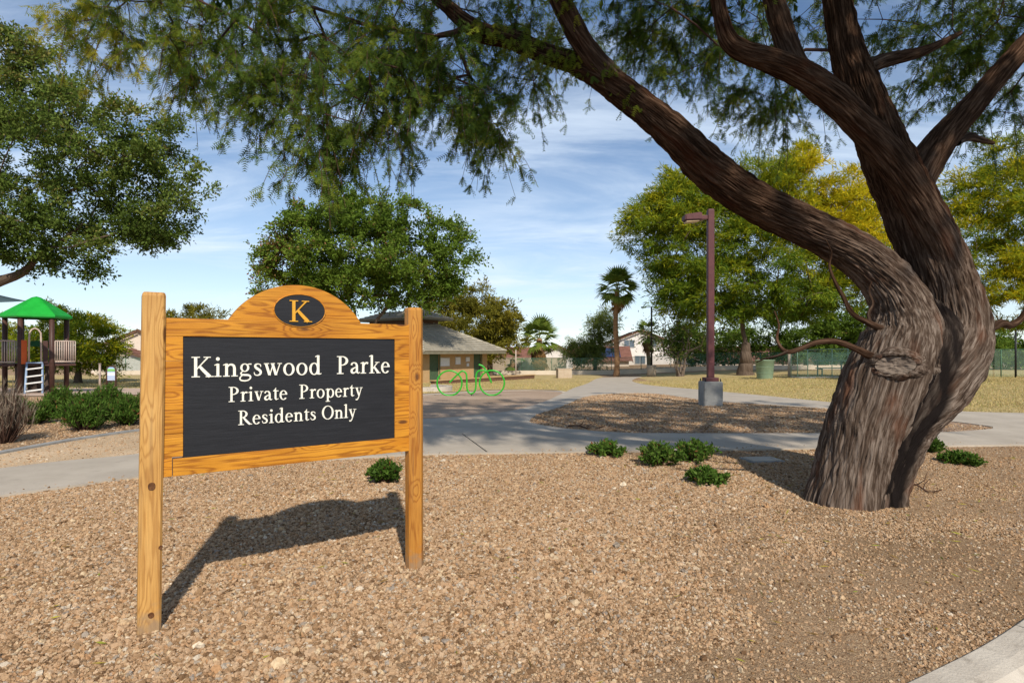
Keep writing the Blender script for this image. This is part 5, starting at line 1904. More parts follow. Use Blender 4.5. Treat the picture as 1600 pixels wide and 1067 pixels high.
def palm(label, base, top_z, r0, r1, L_, n, skirt, seed, group='fan palms'):
    t = empty('palm_tree', base)
    tag(t, label, 'palm', group)
    h = top_z - base.z
    rg = random.Random(seed)
    ctrl = [(Vector((.03 * h * .3 * math.sin(i * .8), 0, h * i / 10 - (.1 if i == 0 else 0))), r0 * (1.25 if i == 0 else 1) + (r1 - r0) * i / 10) for i in range(11)]
    bark_tube('trunk', ctrl, M['palm_bark'], t, ds=.12, seg=18, depth=.03, seed=seed, twist=0, ridge=8)
    fm = [fan_mesh(seed + k, 1.0) for k in range(3)]
    for f in fm: f.materials.append(M['leaf_palm'])
    dm = fan_mesh(seed + 9, 1.0, 11, 110, .5)
    dm.materials.append(M['leaf_dead'])
    top = Vector(ctrl[-1][0])
    for i in range(n):
        f = i / (n - 1)
        el = R(82 - 122 * f + rg.uniform(-12, 12))
        az = i * 2.399 + rg.uniform(-.2, .2)
        s = L_ * rg.uniform(.85, 1.1)
        o = link('frond', fm[i % 3], None, t, top + Vector((0, 0, .05 - .15 * f)))
        o.rotation_euler = (rg.uniform(-.4, .4), -el, az)
        o.scale = (s, s, s)
    for i in range(skirt):
        f = i / max(skirt - 1, 1)
        az = i * 2.399 + rg.uniform(-.3, .3)
        s = L_ * rg.uniform(.6, .95)
        o = link('dead_frond', dm, None, t, top + Vector((math.cos(az) * r1 * .7, math.sin(az) * r1 * .7, -.2 - f * skirt * .045)))
        o.rotation_euler = (rg.uniform(-.4, .4), R(62 + rg.uniform(0, 22)), az)
        o.scale = (s, s, s)
    return t


b = G(963, 588.5)
palm('tall slender fan palm at the end of the footpath', b, U(963, 452, b.y).z, .26, .20, 1.7, 40, 7, 3)
bt = U(842, 530, 60)
palm('stout fan palm with hanging brown skirt beside the white gable house', ground_at(bt.x, 60), bt.z, .35, .3, 2.0, 30, 30, 5)
bt = U(801, 562, 61)
palm('short brown skirted palm next to the building eave', ground_at(bt.x, 61), bt.z, .32, .3, 1.4, 8, 34, 7)
bt = U(1013, 520, 63)
palm('small palm with brown trunk in front of the two storey house', ground_at(bt.x, 63), bt.z, .22, .2, 1.3, 16, 18, 9)


# ------------------------------------------------------------------ shrubs
def shrub(name, label, base, r, h, n, seed, m_leaf, leaf=(.05, .014), group=None, cat='shrub', stems=26, upright=.6, tint=(.45, .2), lobes=3):
    """many thin stems from the ground, leaves along their upper parts"""
    rg = np.random.default_rng(seed)
    t = empty(name, base)
    tag(t, label, cat, group)
    pts = []
    sv, sf = [], []
    nb = 0
    P, Dv = [], []
    per = max(n // stems, 4)
    for i in range(stems):
        a = rg.random() * 6.283
        k = (i + .5) / stems
        rr = r * math.sqrt(k) * rg.uniform(.75, 1.12)
        lob = 1 + .22 * math.sin(a * lobes + seed)
        e = np.array([math.cos(a) * rr * lob, math.sin(a) * rr * lob, h * (1 - .55 * (rr / r) ** 2) * rg.uniform(.78, 1.15)])
        s0 = e * np.array([.25, .25, 0])
        ss = np.linspace(0, 1, 6)[:, None]
        p = s0 + (e - s0) * ss + np.array([e[0], e[1], 0]) * .25 * (ss * (1 - ss)) + np.cumsum(rg.normal(0, .012 * h, (6, 3)), 0)
        for j in range(6):
            w = .006 * (1 - .6 * j / 6) * (1 + r)
            for q in (0, 2.1, 4.2): sv.append(p[j] + np.array([math.cos(q), math.sin(q), 0]) * w)
        for j in range(5):
            for q in range(3): sf.append((nb + j * 3 + q, nb + j * 3 + (q + 1) % 3, nb + j * 3 + 3 + (q + 1) % 3, nb + j * 3 + 3 + q))
        nb += 18
        u = (.22 + .78 * rg.random(per) ** .7) * 4.99
        j = u.astype(int)
        q = p[j] + (p[j + 1] - p[j]) * (u - j)[:, None]
        d0 = rg.normal(0, .5, (per, 3)) + np.array([0, 0, upright]) + unit(e) * .3
        P.append(q + rg.normal(0, .055 * r, (per, 3))); Dv.append(unit(d0))
    link('stems', np_mesh('stems', np.array(sv), np.array(sf)), M['twig'], t)
    P, Dv = np.concatenate(P), np.concatenate(Dv)
    P[:, 2] = np.maximum(P[:, 2], .01)
    k = len(P)
    ti = np.clip(rg.normal(tint[0], tint[1], k), 0, .93)
    ti = np.where(rg.random(k) < .02, 1.0, ti)
    ln = leaf[0] * rg.uniform(.6, 1.3, k)
    V, F, tn = leaf_quads(P, Dv, ln, ln * leaf[1] / leaf[0], ti, rg, .2)
    link('leaves', np_mesh('leaves', V, F, {'tint': ('FLOAT', tn)}), m_leaf, t)
    return t


GS = 'low green shrubs along the playground bed'
for px, py, w, h, lab in [(133, 672, 92, 66, 'nearest low green shrub in the row below the playground'), (200, 663, 70, 58, 'low green shrub partly hidden by the left sign post'),
                          (100, 650, 84, 56, 'green shrub directly below the playground ladder'), (165, 645, 80, 54, 'green shrub beneath the small notice board'), (55, 662, 58, 42, 'small green shrub just right of the dry grass clump'),
                          (22, 655, 62, 40, 'green shrub behind the dry grass clump at left'), (240, 648, 70, 50, 'green shrub hidden mostly behind the left sign post')]:
    b = G(px, py)
    sc = b.y / FPX
    shrub('shrub', lab, b, w / 2 * sc * .86, h * sc * .74, 5600, int(px), M['leaf_shrub'], (.085, .020), GS, stems=110, tint=(.42, .2))
for px, py, w, h, lab in [(950, 712, 66, 26, 'small dark green shrub at the path edge, left of its cluster'), (1028, 727, 84, 42, 'largest small green shrub of the cluster on the gravel'), (1082, 720, 84, 40, 'dark green shrub at the right of the cluster by the path'),
                          (1103, 755, 72, 28, 'lone low green shrub in gravel nearest the trunk'), (602, 754, 66, 40, 'small green shrub seen under the sign beside its right post'),
                          (1452, 706, 44, 26, 'small leafy shrub beside the trunk at the path edge'), (1500, 724, 64, 20, 'flat green shrub on gravel right of the trunk')]:
    b = G(px, py)
    sc = b.y / FPX
    shrub('shrub', lab, b, w / 2 * sc * .9, h * sc * .78, 1700, int(px), M['leaf_shrub'], (.052, .026), 'small shrubs on the gravel bed', stems=50, upright=.3, tint=(.30 + (px % 7) * .045, .2), lobes=2 + px % 3)
b = G(6, 692)
shrub('dry_shrub', 'dry grey brown bunch of stems at the left edge', b, .42, .86, 2600, 2, M['leaf_dry'], (.16, .007), None, 'dry shrub', stems=150, upright=1.5)
print('shrubs ok')


# ------------------------------------------------------------------ buildings
M['stucco_tan'] = surf('tan_stucco', (.40, .25, .115), (.47, .31, .155), 2, .95, .3, 80)
M['stucco_white'] = surf('white_stucco', (.66, .62, .57), (.74, .70, .65), 1.5, .95, .25, 60)
M['stucco_cream'] = surf('cream_stucco', (.58, .49, .40), (.66, .57, .47), 1.5, .95, .25, 60)
M['tile_grey'] = surf('grey_roof_tile', (.30, .265, .20), (.40, .36, .285), 1.4, .9, .4, 20, speck=((.15, .15, .125), 6, .55, .5))
M['tile_red'] = surf('brown_red_roof_tile', (.19, .085, .06), (.29, .14, .10), 2.0, .9, .4, 20)
M['fascia'] = surf('fascia_paint', (.16, .14, .095), (.20, .18, .125), 4, .7, .1)
M['door_green'] = surf('green_door_paint', (.05, .085, .045), (.075, .115, .06), 5, .6, .1)
M['board_white'] = surf('notice_paper', (.62, .62, .62), (.74, .74, .73), 6, .7, .1)
M['glass'] = surf('window_glass', (.10, .13, .16), (.16, .20, .24), 2, .12, 0, spec=.8)
M['trim'] = surf('trim_paint', (.45, .42, .38), (.55, .52, .48), 4, .7, .1)
M['brown_wood'] = surf('brown_timber', (.10, .05, .03), (.16, .085, .05), 5, .7, .2)


def quad_roof(name, faces, m, parent, course=.42, step=.075):
    """pitched roof planes laid in overlapping courses; each face: eave a, eave b, top b, top a"""
    bm = bmesh.new()
    for a, b, c, d in faces:
        a, b, c, d = map(Vector, (a, b, c, d))
        nrm = (b - a).cross(d - a).normalized()
        if nrm.z < 0: nrm = -nrm
        L_ = ((d - a).length + (c - b).length) / 2
        n = max(int(L_ / course), 1)
        for i in range(n):
            f0, f1 = i / n, (i + 1) / n
            p0, p1 = a.lerp(d, f0), b.lerp(c, f0)
            q0, q1 = a.lerp(d, f1), b.lerp(c, f1)
            up = nrm * step
            v = [bm.verts.new(x) for x in (p0, p1, p1 + up, p0 + up, q1 + up * .12, q0 + up * .12)]
            bm.faces.new((v[0], v[1], v[2], v[3]))
            bm.faces.new((v[3], v[2], v[4], v[5]))
    return bm_obj(name, bm, m, parent)


def build_restroom():
    e1 = Vector((.58, .815, 0)).normalized()
    W0 = Vector(((661 - 800) / FPX * 42.0, 42.0, 0))
    W0.z = hgt(W0.x, 46)
    rz = math.atan2(e1.y, e1.x)
    t = empty('restroom_building', W0, rz)
    tag(t, 'tan park building with grey tiled hip roof and green doors behind the sign', 'building')
    # local x along the visible wall, local y away from the viewer's left
    A_, B_, H_ = 7.6, 12.0, 2.34
    dw = [(.75, 1.75), (5.9, 6.85)]
    # wall split round the door openings
    z0 = -.5
    bm = bmesh.new()
    xs = [0] + [v for p in dw for v in p] + [A_]
    for i in range(0, len(xs), 2):
        add_box(bm, ((xs[i] + xs[i + 1]) / 2, .1, (H_ + z0) / 2), (xs[i + 1] - xs[i], .2, H_ - z0))
    for a, b in dw:
        add_box(bm, ((a + b) / 2, .1, (2.1 + H_) / 2), (b - a, .2, H_ - 2.1))
        add_box(bm, ((a + b) / 2, .1, z0 / 2 - .01), (b - a, .2, -z0 - .02))
    add_box(bm, (.1, B_ / 2 + .1, (H_ + z0) / 2), (.2, B_ - .2, H_ - z0))
    add_box(bm, (A_ - .1, B_ / 2 + .1, (H_ + z0) / 2), (.2, B_ - .2, H_ - z0))
    add_box(bm, (A_ / 2, B_ - .1, (H_ + z0) / 2), (A_ - .4, .2, H_ - z0))
    bm_obj('wall', bm, M['stucco_tan'], t)
    for a, b in dw:
        d = box('door', ((a + b) / 2, .12, 1.04), (b - a - .03, .05, 2.08), M['door_green'], t)
        box('handle', ((b - a) / 2 - .12, -.05, -.02), (.04, .05, .14), M['metal_black'], d)
        bm = bmesh.new()
        for s in (a - .03, b + .03): add_box(bm, (s, -.012, 1.05), (.07, .03, 2.1))
        add_box(bm, ((a + b) / 2, -.012, 2.11), (b - a + .13, .034, .05))
        bm_obj('door_frame', bm, M['door_green'], t)
    for px, pz, w, h in ((2.35, 1.55, 1.05, .66), (3.85, 1.62, .62, .60), (5.05, 1.72, .5, .38), (5.05, 1.28, .32, .28)):
        n = box('notice_board', (px, -.022, pz), (w, .04, h), M['trim'], t)
        box('notice_paper', (0, -.024, 0), (w - .08, .006, h - .07), M['board_white'], n)
    # roof
    ov, P = 1.15, .52
    ex0, ex1, ey0, ey1 = -ov, A_ + ov, -ov, B_ + ov
    hw = (ex1 - ex0) / 2
    ze = H_ + .02
    zr = ze + hw * P
    cx = (ex0 + ex1) / 2
    r0, r1 = Vector((cx, ey0 + hw, zr)), Vector((cx, ey1 - hw, zr))
    a, b, c, d = Vector((ex0, ey0, ze)), Vector((ex1, ey0, ze)), Vector((ex1, ey1, ze)), Vector((ex0, ey1, ze))
    roof = quad_roof('roof', [(a, b, r0, r0), (b, c, r1, r0), (c, d, r1, r1), (d, a, r0, r1)], M['tile_grey'], t)
    bm = bmesh.new()
    for p, q in ((a, r0), (b, r0), (c, r1), (d, r1), (r0, r1)):
        n = 14
        for i in range(n):
            add_tube(bm, [p.lerp(q, i / n) + Vector((0, 0, .05)), p.lerp(q, (i + 1.06) / n) + Vector((0, 0, .035))], [.12, .09], 6)
    bm_obj('ridge_tiles', bm, M['tile_grey'], roof)
    bm = bmesh.new()
    add_box(bm, (cx, ey0 + .06, ze - .10), (ex1 - ex0, .05, .2)); add_box(bm, (cx, ey1 - .06, ze - .10), (ex1 - ex0, .05, .2))
    add_box(bm, (ex0 + .06, (ey0 + ey1) / 2, ze - .102), (.05, ey1 - ey0 - .2, .2)); add_box(bm, (ex1 - .06, (ey0 + ey1) / 2, ze - .102), (.05, ey1 - ey0 - .2, .2))
    add_box(bm, (cx, (ey0 + ey1) / 2, ze - .155), (ex1 - ex0 - .18, ey1 - ey0 - .18, .02))
    bm_obj('fascia', bm, M['fascia'], t)
    # raised vent roof along the ridge
    zc = zr - .95
    cw, cl = 2.1, (r1.y - r0.y) / 2 + 1.3
    cy = (r0.y + r1.y) / 2
    bm = bmesh.new()
    add_box(bm, (cx, cy, zc + .55), (cw * 1.1, cl * 2 - 1.2, 1.1))
    bm_obj('vent_wall', bm, M['brown_wood'], t)
    zt = zc + 1.02
    e = 1.75
    a, b, c, d = Vector((cx - e, cy - cl - .6, zt)), Vector((cx + e, cy - cl - .6, zt)), Vector((cx + e, cy + cl + .6, zt)), Vector((cx - e, cy + cl + .6, zt))
    q0, q1 = Vector((cx, cy - cl - .6 + e, zt + e * .42)), Vector((cx, cy + cl + .6 - e, zt + e * .42))
    quad_roof('vent_roof', [(a, b, q0, q0), (b, c, q1, q0), (c, d, q1, q1), (d, a, q0, q1)], M['tile_grey'], t)
    bm = bmesh.new()
    add_box(bm, (cx, cy, zt - .07), (2 * e - .06, 2 * cl + 1.14, .12))
    bm_obj('vent_fascia', bm, M['fascia'], t)
    # low seat wall running along the front
    w0 = W0 + e1 * -.8 + Vector((.815, -.58, 0)) * 2.0
    w0.z = hgt(w0.x, w0.y)
    s = empty('seat_wall', w0, rz)
    tag(s, 'long low brown seat wall in front of the tan building', 'wall')
    box('wall_body', (6.0, 0, -.02), (12.6, .38, .44), M['brown_wood'], s, .02)
    box('cap', (6.0, 0, .24), (12.8, .5, .07), M['stucco_tan'], s, .02)
    pp = G(640, 612)
    s = empty('planter_wall', pp)
    tag(s, 'low curved pale planter kerb left of the green bicycle rack', 'planter')
    pts = catmull([(-3.2, .4, 0), (-1.5, -.3, 0), (.4, -.35, 0), (1.35, .1, 0), (1.5, .9, 0), (.7, 1.7, 0)], 6)
    sweep_profile('kerb_ring', pts, [(-.12, -.1), (-.12, .2), (.12, .2), (.12, -.1)], M['kerb'], s)
    bm = bmesh.new()
    bm.faces.new([bm.verts.new((p.x, p.y, .10)) for p in pts])
    bm_obj('soil', bm, M['islandsoil'], s)


build_restroom()


def gable_house(label, loc, rz, w, l, h, pitch, m_wall, m_roof, wins=(), group='houses beyond the park wall', hip=False, garage=None, storey=None):
    t = empty('house', loc, rz)
    tag(t, label, 'house', group)
    bm = bmesh.new()
    zr = h + w / 2 * pitch
    v = [bm.verts.new(p) for p in ((-w / 2, 0, -1), (w / 2, 0, -1), (w / 2, 0, h), (0, 0, zr), (-w / 2, 0, h))]
    u = [bm.verts.new((q.co.x, l, q.co.z)) for q in v]
    bm.faces.new(v); bm.faces.new(list(reversed(u)))
    for i in range(5):
        j = (i + 1) % 5
        if i in (2, 3): continue
        bm.faces.new((v[i], u[i], u[j], v[j]))
    bm_obj('wall', bm, m_wall, t)
    o = .5
    k = o * pitch
    z_ = lambda x: zr + .08 - abs(x) * pitch
    roof = quad_roof('roof', [((-w / 2 - o, -o, z_(w / 2 + o)), (-w / 2 - o, l + o, z_(w / 2 + o)), (0, l + o, zr + .08), (0, -o, zr + .08)),
                              ((w / 2 + o, -o, z_(w / 2 + o)), (w / 2 + o, l + o, z_(w / 2 + o)), (0, l + o, zr + .08), (0, -o, zr + .08))], m_roof, t, .4)
    bm = bmesh.new()
    for s in (-1, 1):
        a, b = Vector((s * (w / 2 + o), -o - .02, z_(w / 2 + o) - .05)), Vector((0, -o - .02, zr + .03))
        dr = (b - a)
        m4 = Matrix.Translation((a + b) / 2) @ Matrix.Rotation(-math.atan2(dr.z, dr.x), 4, 'Y')
        add_box(bm, (0, 0, -.1), (dr.length, .06, .22), m4)
    bm_obj('fascia', bm, M['brown_wood'], roof)
    for x, z, ww, hh in wins:
        f = box('window', (x, -.03, z), (ww, .08, hh), M['trim'], t)
        box('pane', (-ww / 4 + .02, -.035, 0), (ww / 2 - .1, .03, hh - .16), M['glass'], f)
        box('pane', (ww / 4 - .02, -.035, 0), (ww / 2 - .1, .03, hh - .16), M['glass'], f)
    if garage:
        x, gw, gh = garage
        box('garage_door', (x, -.03, gh / 2 - .3), (gw, .08, gh + .6), M['trim'], t)
    return t


def hpos(px, d): return Vector((U(px, 600, d).x, d, -1.0))


def zat(py, d): return EYE + (HOR - py) / FPX * d + 1.0      # height above a house's floor at -1


h1 = hpos(868, 74)
gable_house('white gable ended house left of the solar panelled roof', h1, R(-6), 4.4, 12, zat(553, 74), .5, M['stucco_white'], M['tile_red'])
h2 = hpos(978, 84)
t = gable_house('low house with brown roof carrying blue solar panels', h2 + Vector((0, 0, 0)), R(84), 9, 8, zat(562, 84), .42, M['stucco_cream'], M['tile_red'])
M['solar'] = surf('solar_panel', (.012, .022, .07), (.02, .035, .10), 2, .2, 0, spec=.8)
for i in range(5):
    # rows of panels on the roof plane that faces the park
    for j in range(2):
        y = 1.6 + i * 1.15
        dx = 1.7 + j * 1.55
        zr_ = zat(562, 84) + 4.5 * .42 + .08
        p = box('solar_panel', (-dx, y, zr_ - dx * .42 + .14), (1.5, 1.08, .04), M['solar'], t, rot=(0, -math.atan(.42), 0))
h3 = hpos(1000, 86)
gable_house('two storey white house behind the tall palm', h3, R(-4), 9.0, 10, zat(535, 86), .4, M['stucco_white'], M['tile_red'], wins=((-1.6, 3.6, 1.6, 1.2), (1.8, 3.6, 1.4, 1.2), (0, 1.2, 1.6, 1.3)))
gable_house('long low white house between lamp post and barrel', hpos(1135, 80), R(-3), 9, 14, zat(561, 80), .26, M['stucco_white'], M['tile_red'])
gable_house('white house with brown roof behind the bare shrub', hpos(1085, 88), R(-2), 10, 10, zat(556, 88), .4, M['stucco_white'], M['tile_red'], wins=((-2, 1.4, 1.6, 1.2), (2, 1.4, 1.6, 1.2)))
gable_house('grey house behind the short skirted palm', hpos(852, 86), R(88), 8, 9, zat(560, 84), .4, M['stucco_cream'], M['tile_red'])
gable_house('tall cream gable house between playground and sign', hpos(216, 66), R(8), 7.0, 11, zat(538, 66), .45, M['stucco_cream'], M['tile_red'], wins=((-1.9, zat(547, 66), 1.1, 1.3),))
gable_house('single storey cream house wing with garage left of the sign', hpos(186, 63), R(8), 5.6, 8, zat(562, 63), .42, M['stucco_cream'], M['tile_red'], garage=(1.2, 3.0, 1.9))
gable_house('far cream house behind the tennis fence at right', hpos(1575, 74), R(0), 9, 9, zat(558, 74), .4, M['stucco_white'], M['tile_red'], wins=((-1.6, 1.6, 1.3, 1.2), (1.2, 1.6, 1.3, 1.2)))
gable_house('pale house glimpsed through the ball court screen', hpos(1290, 80), R(88), 9, 16, zat(562, 80), .4, M['stucco_cream'], M['tile_red'])
print('houses ok')


# ------------------------------------------------------------------ far wall and fences
def mesh_fabric(name, col, alpha):
    m, nt, b = new_mat(name)
    N, L = nt.nodes.new, nt.links.new
    b.inputs['Base Color'].default_value = (*col, 1)
    b.inputs['Roughness'].default_value = .7
    n = N('ShaderNodeTexNoise'); n.inputs['Scale'].default_value = 3
    tc = N('ShaderNodeTexCoord'); L(tc.outputs['Object'], n.inputs['Vector'])
    mr = N('ShaderNodeMapRange'); mr.inputs[3].default_value = alpha - .08; mr.inputs[4].default_value = alpha + .08
    L(n.outputs[0], mr.inputs[0])
    L(mr.outputs[0], b.inputs['Alpha'])
    return m


M['mesh_green'] = mesh_fabric('green_chain_mesh', (.09, .20, .13), .30)
M['mesh_pale'] = mesh_fabric('pale_green_chain_mesh', (.20, .30, .21), .26)
M['post_green'] = surf('pale_green_post', (.22, .33, .22), (.28, .40, .27), 5, .6, .1)
M['post_dkgreen'] = surf('dark_green_post', (.05, .12, .07), (.07, .15, .09), 5, .6, .1)


def fence(label, pts, h, m_post, m_mesh, span=2.6, z_off=0.0, rail=True, group=None, r=.035, cat='fence'):
    t = empty('chain_fence', Vector(pts[0]))
    tag(t, label, cat, group)
    o = Vector(pts[0])
    cur = [Vector(pts[0])]
    for a, b in zip(pts, pts[1:]):
        a, b = Vector(a), Vector(b)
        n = max(int(round((b - a).length / span)), 1)
        for i in range(1, n + 1): cur.append(a.lerp(b, i / n))
    for p in cur:
        p.z = hgt(p.x, p.y) + z_off
    pm = None
    for p in cur:
        if pm is None:
            bm = bmesh.new(); add_tube(bm, [(0, 0, -.2), (0, 0, h)], r, 6)
            pm = bpy.data.meshes.new('post'); bm.to_mesh(pm); bm.free(); pm.materials.append(m_post)
        link('post', pm, None, t, p - o)
    for a, b in zip(cur, cur[1:]):
        bm = bmesh.new()
        q = [bm.verts.new(x - o) for x in (a + Vector((0, .01, .04)), b + Vector((0, .01, .04)), b + Vector((0, .01, h - .03)), a + Vector((0, .01, h - .03)))]
        bm.faces.new(q)
        me = bpy.data.meshes.new('mesh_panel'); bm.to_mesh(me); bm.free()
        link('mesh_panel', me, m_mesh, t)
        if rail: tube('rail', [a - o + Vector((0, 0, h)), b - o + Vector((0, 0, h))], r * .7, m_post, t, 5)
    return t


WY = 58.0
bm = bmesh.new()
xa, xb = -42.0, 42.0
n = 40
top, fr, bk = [], [], []
rows = [[], [], [], []]
for i in range(n + 1):
    x = xa + (xb - xa) * i / n
    z = hgt(x, WY)
    for r_, (dy, dz) in zip(rows, ((-.1, -.3), (-.1, .42), (.1, .42), (.1, -.3))): r_.append(bm.verts.new((x, WY + dy, z + dz)))
for r0, r1 in zip(rows, rows[1:]):
    for i in range(n): bm.faces.new((r0[i], r0[i + 1], r1[i + 1], r1[i]))
M['wall_cream'] = surf('cream_block_wall', (.56, .48, .36), (.66, .57, .44), 1.2, .95, .3, 30)
o = bm_obj('boundary_wall', bm, M['wall_cream'])
tag(o, 'long low cream wall along the far side of the park', 'wall')
fence('green mesh fence standing on the low cream far wall', [(-42, WY, 0), (-8, WY, 0), (40, WY, 0)], 1.25, M['post_dkgreen'], M['mesh_green'], 3.0, .42)
# block garden wall beyond, behind the palms
o = box('garden_wall', (U(735, 600, 66).x, 66, -.1), (22, .2, 1.7), M['tan_block'])
tag(o, 'tan block garden wall behind the building and palms', 'wall')
# ball court screen behind the trunk
c = G(1300, 590)
d0 = c.y
pts = [(U(x, 600, d).x, d, 0) for x, d in ((1236, d0 + 2.2), (1246, d0 + 1.0), (1262, d0 + .4), (1300, d0), (1350, d0 - .2), (1420, d0), (1470, d0 + .6))]
fence('pale green mesh screen of the ball court left of the trunk', pts, 1.95, M['post_green'], M['mesh_pale'], 1.1, 0, r=.03)
sp = [Vector((p[0], p[1], 0)) for p in pts]
strip_on_ground('court_kerb', [(p.x, p.y - .12) for p in catmull(sp, 4)], .22, .07, M['trim'], 'pale concrete kerb below the ball court screen')
# bleacher bench behind the screen
bl = empty('bleacher', (U(1300, 600, d0 + 1.4).x, d0 + 1.4, hgt(U(1300, 600, d0).x, d0 + 1.4)))
tag(bl, 'two tier pale green bleacher bench behind the mesh screen', 'bench')
for i, (z, y) in enumerate(((.62, 0), (1.15, .6))):
    box('plank', (1.6, y, z), (5.4, .32, .07), M['post_green'], bl)
for x in (-.7, 1.0, 2.6, 4.0):
    bm = bmesh.new()
    add_box(bm, (x, 0, .26), (.07, .07, .66)); add_box(bm, (x, .6, .54), (.07, .07, 1.14)); add_box(bm, (x, .3, .55), (.05, .6, .05))
    bm_obj('frame', bm, M['post_green'], bl)
gp = G(1233, 589)
o = tube('screen_post', [gp + Vector((0, 0, -.2)), gp + Vector((0, 0, 1.9))], .09, M['tan_block'], seg=10)
tag(o, 'stout tan post at the left end of the mesh screen', 'post')
# right-hand tennis fence
pts = [(U(x, 600, d).x, d, 0) for x, d in ((1520, 40), (1700, 39))]
fence('chain link court fence right of the leaning trunk', pts, 1.9, M['post_dkgreen'], M['mesh_pale'], 1.9, 0)
p = ground_at(U(1587, 600, 38.5).x, 38.5)
bp_ = empty('court_post', p)
tag(bp_, 'tall black post in front of the right chain fence', 'post')
tube('pole', [(0, 0, -.1), (0, 0, 3.2)], .06, M['metal_black'], bp_, 8)
box('cap', (0, 0, 3.22), (.16, .16, .04), M['metal_black'], bp_)
print('fences ok')


# ------------------------------------------------------------------ lamp posts and other park furniture
def near_lamp():
    b = G(1110, 634)
    s = b.y / FPX
    t = empty('lamp_post', b)
    tag(t, 'maroon square lamp post on grey concrete base in the gravel island', 'lamp post', 'park lamp posts')
    bm = bmesh.new()
    add_box(bm, (0, 0, .24), (.50, .50, .84))
    bmesh.ops.bevel(bm, geom=list(bm.edges), offset=.02, segments=2, affect='EDGES')
    bm_obj('concrete_base', bm, M['block_concrete'], t)
    zb = .66
    box('base_cover', (0, 0, zb + .05), (.34, .34, .10), M['metal_maroon'], t, .012)
    for sx in (-1, 1):
        for sy in (-1, 1): tube('bolt', [(sx * .20, sy * .20, zb), (sx * .20, sy * .20, zb + .07)], .016, M['metal_black'], t, 6)
    box('access_cover', (0, -.086, zb + .55), (.09, .012, .16), M['metal_maroon'], t, .003)
    top = U(1110, 329, b.y).z - b.z
    box('pole', (0, 0, (zb + .10 + top) / 2), (.165, .165, top - zb - .10), M['metal_maroon'], t, .012)
    box('pole_cap', (0, 0, top + .012), (.15, .15, .03), M['metal_maroon'], t, .01)
    z = U(1085, 340, b.y).z - b.z
    arm = box('arm', (-.18, 0, z), (.22, .10, .11), M['metal_maroon'], t, .01)
    # shoebox head: tapered hood, shallow lens below
    bm = bmesh.new()
    add_box(bm, (0, 0, 0), (.46, .34, .20))
    for v in bm.verts:
        if v.co.x < 0 and v.co.z > 0: v.co.z -= .02
        if v.co.x < 0 and v.co.z < 0: v.co.z += .02
        if v.co.x > .1 and v.co.z > 0: v.co.z += .015
    bmesh.ops.bevel(bm, geom=list(bm.edges), offset=.025, segments=2, affect='EDGES')
    hd = bm_obj('lamp_head', bm, M['metal_maroon'], t, (-.49, 0, z - .01), (0, R(-4), 0))
    M['lens'] = surf('lamp_lens', (.50, .36, .20), (.60, .45, .28), 9, .3, .1)
    box('lens', (-.02, 0, -.104), (.34, .26, .03), M['lens'], hd, .005)
    box('hinge', (-.27, 0, z - .02), (.05, .16, .14), M['metal_maroon'], t, .008)


near_lamp()


def far_lamp():
    b = G(1018, 588)
    t = empty('lamp_post', b)
    tag(t, 'black lamp post on round concrete base near the tall palm', 'lamp post', 'park lamp posts')
    top = U(1018, 479, b.y).z - b.z
    tube('concrete_base', [(0, 0, -.1), (0, 0, 1.0)], .42, M['tan_block'], t, 18)
    tube('pole', [(0, 0, 1.0), (0, 0, top)], [.09, .07], M['metal_black'], t, 10)
    box('arm', (-.35, 0, top - .06), (.6, .06, .06), M['metal_black'], t)
    box('lamp_head', (-.72, 0, top - .07), (.42, .26, .12), M['metal_black'], t, .03)
    b = ground_at(U(1290, 600, 64).x, 64)
    t = empty('lamp_post', b)
    tag(t, 'slim pale street light far behind the ball court screen', 'lamp post', 'park lamp posts')
    top = U(1290, 482, 64).z - b.z
    tube('pole', [(0, 0, -.1), (0, 0, top)], [.09, .06], M['trim'], t, 8)
    tube('arm', [(0, 0, top), (.5, 0, top + .3), (1.5, 0, top + .4)], .04, M['trim'], t, 6)
    box('lamp_head', (1.75, 0, top + .38), (.55, .22, .1), M['trim'], t, .03)


far_lamp()


def barrel():
    b = G(1195, 592)
    s = b.y / FPX
    t = empty('planter_barrel', b)
    tag(t, 'sage green tapered barrel on the lawn by the far trunk', 'barrel')
    bm = bmesh.new()
    prof = [(.40, -.02), (.41, .02), (.50, 1.04), (.53, 1.06), (.53, 1.10), (.47, 1.10), (.46, .95), (.0, .94)]
    n = 28
    rr = [[bm.verts.new((r * s * 28 * math.cos(2 * math.pi * k / n), r * s * 28 * math.sin(2 * math.pi * k / n), z * s * 27)) for k in range(n)] for r, z in prof[:-1]]
    for a, c in zip(rr, rr[1:]):
        for k in range(n):
            f = bm.faces.new((a[k], a[(k + 1) % n], c[(k + 1) % n], c[k])); f.smooth = True
    bm.faces.new(rr[-1])
    bm_obj('body', bm, M['sage'], t)
    bm = bmesh.new()
    n = 28
    for z, r in ((.35, .445), (.7, .475)):
        pts = [Vector((r * s * 28 * math.cos(2 * math.pi * k / n), r * s * 28 * math.sin(2 * math.pi * k / n), z * s * 27)) for k in range(n + 1)]
        add_tube(bm, pts, .018, 5)
    bm_obj('band', bm, M['sage'], t)


barrel()
b = G(881, 590.5)
s_ = b.y / FPX
cab = empty('utility_cabinet', b, R(12))
tag(cab, 'tan rectangular utility box on the lawn left of the path', 'utility box')
box('body', (0, 0, 6.5 * s_), (22 * s_, 12 * s_, 15 * s_), M['tan_block'], cab, .02)
box('lid', (0, 0, 14.3 * s_), (23 * s_, 13 * s_, .08), M['tan_block'], cab, .02)
box('side_panel', (11.4 * s_, 0, 6.5 * s_), (.06, 9 * s_, 10 * s_), M['kerb'], cab, .01)


